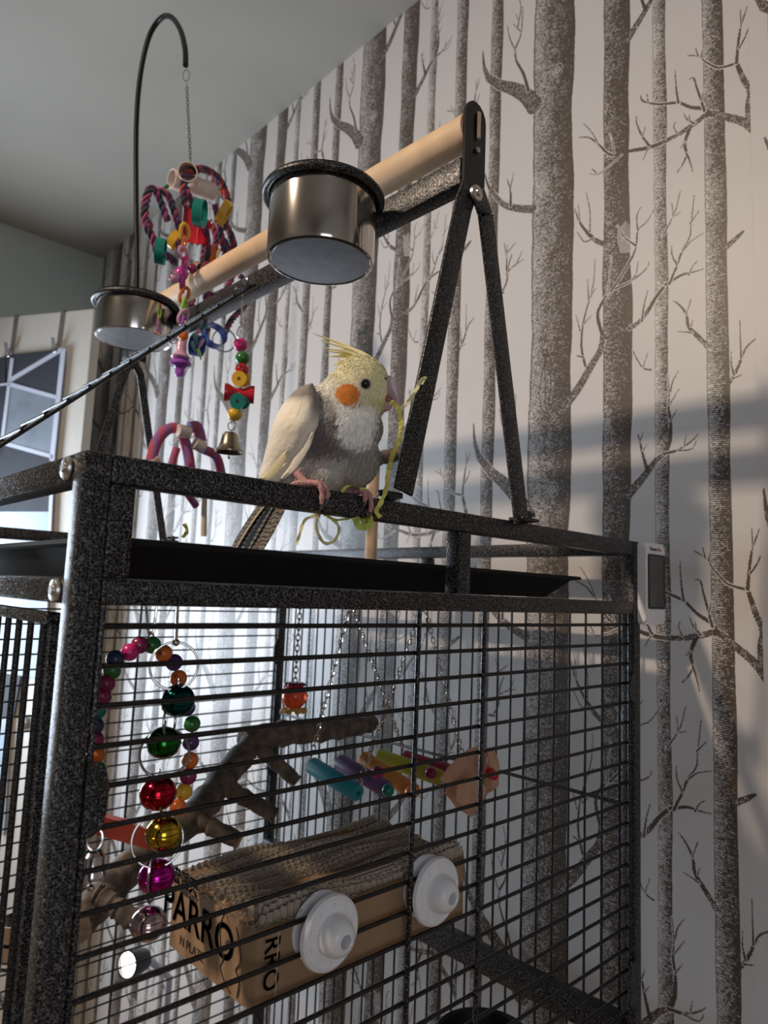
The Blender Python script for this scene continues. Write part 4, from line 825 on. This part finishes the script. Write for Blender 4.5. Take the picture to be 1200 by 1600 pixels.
CREAM = (.93, .88, .72); YELL = (.90, .84, .44); GREY = (.165, .140, .132); LGREY = (.40, .38, .35); WHT = (.92, .90, .70); ORG = (.85, .30, .05)
BLOB = [(500, 600, 70, 60, (.88, .84, .72), 1), (560, 570, 60, 34, (.90, .84, .50), .8), (592, 600, 26, 40, YELL, .6), (582, 640, 30, 26, (.70, .68, .34), .8), (500, 588, 24, 22, (.88, .85, .74), 1),
        (548, 662, 52, 36, (.94, .94, .88), 1), (505, 660, 26, 44, GREY, .95), (488, 630, 16, 22, GREY, .9), (520, 700, 36, 22, GREY, .75), (500, 690, 30, 26, GREY, .8), (598, 690, 16, 50, (.27, .25, .24), .9), (560, 665, 30, 36, (.95, .95, .90), .95),
        (570, 735, 34, 36, (.34, .325, .29), .9), (520, 730, 34, 20, (.56, .55, .51), .8), (480, 745, 26, 24, (.34, .29, .28), .85), (455, 740, 24, 22, (.60, .57, .50), .7), (545, 755, 36, 16, (.44, .42, .34), .7),
        (510, 640, 16, 12, (.66, .64, .57), .5), (547, 616, 17, 16, ORG, 1.25), (571, 601, 11, 8, (.62, .60, .52), .6)]
def bcol(P):
    a, b_, s = loc3(P); u, v = PIX(BO+BF*a+BU*b_+BS*abs(s))
    c = np.array(LGREY) if v > 650 else np.array(CREAM)
    jx = 3.5*math.sin(u*.9+v*.37)+2.5*math.sin(v*1.3-u*.5)+2*math.sin(u*2.1+v*1.7)
    for bu, bv, ru, rv, col, k in BLOB:
        r = math.hypot((u-bu+jx*.5)/ru, (v-bv+jx)/rv); w_ = k*max(0, min(1, (1.12-r)/.35)); w_ = min(1, w_)
        c = c*(1-w_)+np.array(col)*w_
    return c
def paint(me, off=Vector((0, 0, 0)), f=bcol):
    at = me.color_attributes.new('Col', 'FLOAT_COLOR', 'POINT')
    at.data.foreach_set('color', np.array([list(f(v.co+off))+[1] for v in me.vertices], np.float32).ravel())
def feathermat(nm='plumage'):
    m_ = bpy.data.materials.new(nm); m_.use_nodes = True; n = m_.node_tree.nodes; L = m_.node_tree.links; b = n['Principled BSDF']
    ca = n.new('ShaderNodeVertexColor'); ca.layer_name = 'Col'; tc = n.new('ShaderNodeTexCoord'); t = n.new('ShaderNodeTexNoise'); t.inputs['Scale'].default_value = 260; t.inputs['Detail'].default_value = 3; L.new(tc.outputs['Object'], t.inputs[0])
    mx = n.new('ShaderNodeMix'); mx.data_type = 'RGBA'; mx.blend_type = 'MULTIPLY'; mx.inputs[0].default_value = .10; L.new(ca.outputs[0], mx.inputs[6]); L.new(t.outputs['Fac'], mx.inputs[7]); L.new(mx.outputs[2], b.inputs['Base Color'])
    b.inputs['Roughness'].default_value = .85; b.inputs['Sheen Weight'].default_value = .25
    bp = n.new('ShaderNodeBump'); bp.inputs['Strength'].default_value = .5; bp.inputs['Distance'].default_value = .0015; L.new(t.outputs['Fac'], bp.inputs['Height']); L.new(bp.outputs[0], b.inputs['Normal']); return m_
FM = feathermat()
paint(bme); bme.polygons.foreach_set('use_smooth', [True]*len(bme.polygons))
body = obj('body', bme, FM, bird)
# small body feathers lying along the plumage
m = MB(); cols_ = []; polys = bme.polygons; off = BO; nP = len(polys); TAILD = (BPX(430, 775)-BPX(550, 610)).normalized()
for i in range(12000):
    p_ = polys[random.randrange(nP)]; P = p_.center+off; n_ = p_.normal; u, v = PIX(P)
    d_ = TAILD*1.0+BU*-.35+Vector((random.uniform(-1, 1), random.uniform(-1, 1), random.uniform(-1, 1)))*.28; d_ = (d_-n_*d_.dot(n_))
    if d_.length < .1: continue
    d_.normalize(); s_ = d_.cross(n_); ln_ = random.uniform(.0040, .0085)*(1 if v > 650 else .75); wd_ = random.uniform(.0006, .0012); lift = random.uniform(.02, .12)
    P0 = P-n_*.0003; a_ = P0; t_ = P0+d_*ln_+n_*ln_*lift; q1 = P0+d_*ln_*.5+n_*.0007+s_*wd_; q2 = P0+d_*ln_*.5+n_*.0007-s_*wd_
    vs = [m.bm.verts.new(x) for x in (a_, q1, t_, q2)]; m.bm.faces.new(vs)
    c = bcol(P)*random.uniform(.90, 1.12); cols_ += [list(c)+[1]]*4
for f in m.bm.faces: pass
me = bpy.data.meshes.new('plumage'); 
for v in m.bm.verts: v.co -= BO
m.bm.to_mesh(me); m.bm.free()
at = me.color_attributes.new('Col', 'FLOAT_COLOR', 'POINT'); at.data.foreach_set('color', np.array(cols_, np.float32).ravel()); me.materials.append(FM)
o = bpy.data.objects.new('plumage', me); C.objects.link(o); o.parent = bird; o['kind'] = 'stuff'
# surface lookup for things lying on the body
from mathutils.bvhtree import BVHTree
bvh = BVHTree.FromPolygons([v.co+BO for v in bme.vertices], [tuple(p.vertices) for p in bme.polygons])
def onbody(u, v, lift=.001, side=1):
    if side > 0: h = bvh.ray_cast(CAM, RAY(u, v).normalized())
    else:
        q = BPX(u, v); h = bvh.ray_cast(q-BS*.2, BS)
    if h[0] is None: q = bvh.find_nearest(BPX(u, v, .02*side)); return q[0]+q[1]*lift, q[1]
    return h[0]+h[1]*lift, h[1]
# feathers as slim curved blades
def blade(pts, wd, th=.0007, up=None, n_=7, taper=(.55, 1, 1, .85, .25)):
    q = spline(pts, n_); N = len(q); m_ = MB(); pv = None
    for i, p_ in enumerate(q):
        t = (q[min(i+1, N-1)]-q[max(i-1, 0)]).normalized(); s_ = (t.cross(up) if up is not None else t.cross(BS)).normalized(); n2 = s_.cross(t)
        w_ = wd/2*float(np.interp(i/(N-1), np.linspace(0, 1, len(taper)), taper))
        cur = [m_.bm.verts.new(x) for x in (p_-s_*w_, p_+n2*th, p_+s_*w_, p_-n2*th*.6)]
        if pv:
            for k in range(4): m_.bm.faces.new((pv[k], pv[(k+1) % 4], cur[(k+1) % 4], cur[k]))
        else: m_.bm.faces.new(cur)
        pv = cur
    m_.bm.faces.new(pv[::-1]); return m_
CRW = mat('cream wing feathers', (.93, .86, .73), .75, var=.05, vscale=70, bump=.25, bscale=300, sheen=.2)
CRE = mat('pale yellow feather', (.78, .70, .44), .75, var=.05)
GRF = mat('grey feather', (.20, .18, .175), .75, var=.15, vscale=120)
def wing(side):
    outl = [(486, 606), (470, 612), (453, 628), (440, 648), (430, 672), (422, 700), (416, 725), (411, 744), (424, 745), (437, 741), (449, 731), (462, 716), (476, 699), (487, 680), (493, 655), (494, 630)]
    m_ = MB(); c0 = (462, 672); R_ = 9; N = len(outl)*3
    ol = [(p_.x, p_.y) for p_ in spline([(u, v, 0) for u, v in outl+[outl[0]]], 3)][:-1]; N = len(ol); rings = []
    # inner spine for the radial grid
    def spn(v): return float(np.interp(v, [606, 640, 680, 720, 745], [479, 472, 458, 438, 420]))
    for j in range(R_+1):
        f = j/R_; row = []
        for (u, v) in ol:
            uc = spn(min(max(v, 618), 738)); vc = min(max(v, 618), 738); uu = uc+(u-uc)*f; vv = vc+(v-vc)*f
            uu = min(uu, 494)
            P = BPX(uu, vv, 0); a_, b_, _s = loc3(P)
            # own smooth half thickness of the folded wing
            t = (vv-606)/139; base = float(np.interp(t, [0, .15, .4, .7, 1], [.030, .036, .040, .030, .014])); dome = (1-f**2.6)*.0085
            edge = max(0, (470-uu))/60; s = base-edge*.012+dome-.002
            P3 = BPX(uu, vv, s) if side > 0 else None
            if side < 0:
                aa, bb, ss = loc3(BPX(uu, vv, s)); P3 = BO+BF*aa+BU*bb-BS*s
            row.append(m_.bm.verts.new(P3))
        rings.append(row)
    for A, B_ in zip(rings, rings[1:]):
        for k in range(N):
            try: m_.bm.faces.new((A[k], A[(k+1) % N], B_[(k+1) % N], B_[k]))
            except Exception: pass
    bmesh.ops.remove_doubles(m_.bm, verts=m_.bm.verts, dist=.0002)
    ex = bmesh.ops.solidify(m_.bm, geom=list(m_.bm.faces), thickness=.004)
    return m_
WC = mat('wing', (.76, .70, .57), .8)
def wcol(P):
    a, b_, s = loc3(P); u, v = PIX(BO+BF*a+BU*b_+BS*abs(s)); c = np.array((.95, .88, .74))
    if s < 0: return np.array((.21, .20, .20))
    g = max(0, min(1, (u+ (v-606)*-.0 - 480)/12))*max(0, min(1, (668-v)/30)); g2 = max(0, min(1, (628-v)/10))
    c = c*(1-.9*g)+np.array(GREY)*.9*g; c = c*(1-.85*g2)+np.array(GREY)*.85*g2
    st_ = .5+.5*math.sin((u*.8+v*.55)*.55); return c*(.94+.08*st_)
for side in (1, -1):
    wm = wing(side); me = wm.mesh('wing', True, (0, 0, 0)); paint(me, f=wcol); wo = obj('wing', me, FM, bird, 'cream folded wing' if side > 0 else 'grey folded far wing')
    if side > 0:
        for k, pts in enumerate(([(487, 690), (468, 713), (448, 736), (428, 752)], [(480, 700), (460, 722), (440, 742), (420, 755)], [(470, 706), (450, 728), (430, 745), (412, 752)], [(452, 700), (436, 725), (420, 742), (409, 748)], [(489, 676), (476, 700), (458, 728), (440, 748)])):
            b3 = [BPX(u, v, float(np.interp(v, [676, 755], [.040, .018]))+.0012*k) for u, v in pts]
            obj('flight_feather', blade(b3, .0085, .0011, up=BS, taper=(.3, .9, 1, .8, .3)), CRW if k != 3 else CRE, wo)
# tail, barred underside
def tailmat():
    m_ = bpy.data.materials.new('barred tail'); m_.use_nodes = True; n = m_.node_tree.nodes; L = m_.node_tree.links; b = n['Principled BSDF']; tc = n.new('ShaderNodeTexCoord')
    wv = n.new('ShaderNodeTexWave'); wv.inputs['Scale'].default_value = 75; wv.inputs['Distortion'].default_value = 7; wv.inputs['Detail Scale'].default_value = 2.2; wv.bands_direction = 'Z'; L.new(tc.outputs['Object'], wv.inputs[0])
    r = n.new('ShaderNodeValToRGB'); e = r.color_ramp.elements; e[0].position = .35; e[0].color = (.03, .028, .027, 1); e[1].position = .65; e[1].color = (.17, .16, .14, 1); L.new(wv.outputs['Fac'], r.inputs[0]); L.new(r.outputs[0], b.inputs['Base Color']); b.inputs['Roughness'].default_value = .7; return m_
TM = tailmat(); TE = mat('tail edge', (.50, .45, .34), .7)
tdir = (BPX(385, 858)-BPX(436, 775)).normalized()
tw = (tdir.cross(BS).normalized()*.78-BS*.6).normalized()
tl_ = obj('tail', blade([BPX(445, 765, .002), BPX(424, 800, .003), BPX(402, 838, .004), BPX(386, 862, .004)], .046, .002, up=tdir.cross(tw), taper=(.5, .9, 1, 1, .8)), TM, bird, 'grey barred tail')
for k, (du, sh) in enumerate(((-20, .014), (-13, .010), (0, .004), (12, -.004), (20, -.012))):
    pts = [BPX(438+du*.35, 768, .003), BPX(420+du*.8, 800, .004), BPX(399+du, 838, .005), BPX(384+du, 866, .005)]
    fo = obj('tail_feather', blade([q-BF*.002 for q in pts], .0125, .0012, up=tdir.cross(tw), taper=(.5, 1, 1, 1, .7)), TM, tl_); 
    if k in (0, 4): obj('tail_feather', blade([q-BF*.0035+tw*(.0065 if k == 0 else -.0065)*(-1) for q in pts], .0030, .0012, up=tdir.cross(tw)), TE, tl_, 'cream tail edge feather')
# head: beak, eye, cere, crest
BKM = mat('lavender grey beak', (.46, .36, .40), .35, var=.06)
def beak(pts, m_, nm, lb=None, ts=.8):
    mm = MB(); rings = []; n = 16; Cc_ = [BPX(u, v) for u, v, r in pts]
    for i, (u, v, r) in enumerate(pts):
        t = (Cc_[min(i+1, len(pts)-1)]-Cc_[max(i-1, 0)]).normalized(); nr = t.cross(BS).normalized()
        rings.append([mm.bm.verts.new(Cc_[i]+nr*r*K*math.cos(2*math.pi*k/n)+BS*r*K*ts*math.sin(2*math.pi*k/n)) for k in range(n)])
    for A, B_ in zip(rings, rings[1:]):
        for k in range(n): mm.bm.faces.new((A[k], A[(k+1) % n], B_[(k+1) % n], B_[k]))
    mm.bm.faces.new(rings[0][::-1]); mm.bm.faces.new(rings[-1]); return obj(nm, mm, m_, bird, lb)
beak([(594, 599, 14), (603, 601, 15), (610, 606, 13.5), (616, 613, 11), (619, 620, 7.8), (620.5, 627, 4.6), (620, 634, 1.5)], BKM, 'upper_beak', ts=.75)
beak([(596, 634, 9), (601, 635, 9), (606, 634, 7.5), (610, 631, 5), (612, 628, 2.5)], mat('lower beak', (.46, .34, .30), .45), 'lower_beak', ts=.8)
beak([(598, 622, 8), (605, 623, 7), (610, 626, 5), (613, 628, 2)], mat('tongue', (.30, .10, .085), .4), 'tongue', ts=.7)
e_, en = onbody(571, 600, -.0006)
obj('eye_ring', MB().torus(e_+en*.0006, en, .0043, .0009, 24, 8), mat('grey eye skin', (.30, .29, .31), .6), bird)
ey = obj('eye', MB().ball(e_-en*.0014, .0050, 20, 14), mat('dark eye', (.008, .006, .006), .05, var=0), bird)
q1, q1n = onbody(603, 592, .0); obj('nostril', MB().ball(BPX(602, 592, .0065), .0014, 10, 8), mat('nostril', (.10, .05, .06), .6), bird)
# orange cheek as a patch of short feathers
m = MB()
for i in range(420):
    a = random.random()*6.28; r = math.sqrt(random.random())*15.5; u, v = 546.5+r*math.cos(a), 616+r*math.sin(a)*.98; P, n_ = onbody(u, v, .0006)
    d_ = (-BF*.9-BU*.25+BS*.1+Vector((random.uniform(-.2, .2),)*3)); d_ = (d_-n_*d_.dot(n_)).normalized(); s_ = d_.cross(n_)*random.uniform(.0006, .001); L_ = random.uniform(.003, .0055)
    vs = [m.bm.verts.new(x) for x in (P, P+d_*L_*.5+n_*.0004+s_, P+d_*L_+n_*.0006, P+d_*L_*.5+n_*.0004-s_)]; m.bm.faces.new(vs)
obj('cheek_patch', m, mat('orange cheek', (.82, .27, .045), .85, var=.2, vscale=400), bird, 'round orange cheek patch', kind='stuff')
CY = mat('yellow crest', (.80, .70, .27), .75, var=.1, vscale=150); CY2 = mat('pale crest', (.80, .74, .46), .75, var=.08)
for k, (pts, wd) in enumerate((([(592, 582), (575, 562), (552, 546), (524, 534), (489, 521)], .0042), ([(590, 578), (570, 558), (546, 545), (520, 538), (500, 531)], .0036), ([(586, 576), (565, 558), (542, 548), (520, 546), (505, 543)], .0040), ([(580, 572), (560, 558), (540, 552), (522, 550), (508, 548)], .0030),
        ([(576, 572), (556, 561), (536, 557), (522, 557), (511, 557)], .0032), ([(596, 588), (584, 566), (564, 551), (540, 543), (515, 537)], .0046), ([(598, 592), (590, 572), (572, 557), (552, 549), (528, 545)], .0050), ([(594, 586), (578, 566), (556, 556), (538, 554), (526, 556)], .0050), ([(590, 590), (572, 570), (552, 562), (538, 562), (527, 566)], .0050),
        ([(599, 594), (594, 578), (580, 562), (562, 553), (545, 549)], .0052), ([(586, 585), (566, 566), (550, 560), (534, 565), (520, 572)], .0048), ([(592, 590), (576, 572), (558, 566), (544, 568), (532, 574)], .0050))):
    s0 = ((k*37) % 11-5)*.0016
    obj('crest_feather', blade([BPX(u, v, s0) for u, v in pts], wd, .0009, taper=(1, 1, .8, .5, .10)), CY if k % 3 != 2 else CY2, bird)
# feet curling over the rail
SKN = mat('pink foot skin', (.52, .27, .26), .6, var=.12, vscale=500, bump=.5, bscale=700); CLW = mat('claw', (.12, .09, .085), .3)
def foot(u0, dxs, lab_):
    base = AY(u0, 770, .0); x = base.x; y0 = .0102; zt = H
    fo = obj('foot', MB().tube([(x-.004, .020, zt+.014), (x-.002, .014, zt+.008), (x, .009, zt+.0040)], [.0040, .0036, .0034], 12), SKN, bird)
    for dx, ln_, kk in dxs:
        zf = zt-.001
        q = [Vector((x, .008, zt+.0042)), Vector((x+dx*.5, .001, zt+.0042)), Vector((x+dx*.8, -.0028, zt+.0012)), Vector((x+dx, -.0036, zt-ln_*.5)), Vector((x+dx*.95, -.0028, zt-ln_))]
        qs = spline(q, 4); obj('toe', MB().tube(qs, [.0031-.0009*i/(len(qs)-1)+.00035*math.sin(i*1.6) for i in range(len(qs))], 10), SKN, fo)
        e0 = q[-1]; obj('claw', MB().tube(spline([e0, e0+Vector((-.0005, -.0012, -.003)), e0+Vector((-.0015, .0008, -.0065))], 3), [.0019, .0017, .0015, .0012, .001, .0007, .0003], 8), CLW, fo)
    for dx in (-.006, .005):
        q = [Vector((x, .009, zt+.0042)), Vector((x+dx, .016, zt+.0040)), Vector((x+dx*1.2, .0225, zt+.0005)), Vector((x+dx*1.2, .0228, zt-.007))]
        obj('toe', MB().tube(spline(q, 4), .0028, 8), SKN, fo)
foot(489, ((.0075, .0145, 0), (.0135, .0090, 0)), '')
foot(563, ((.0030, .0060, 0), (.0110, .0150, 0)), '')
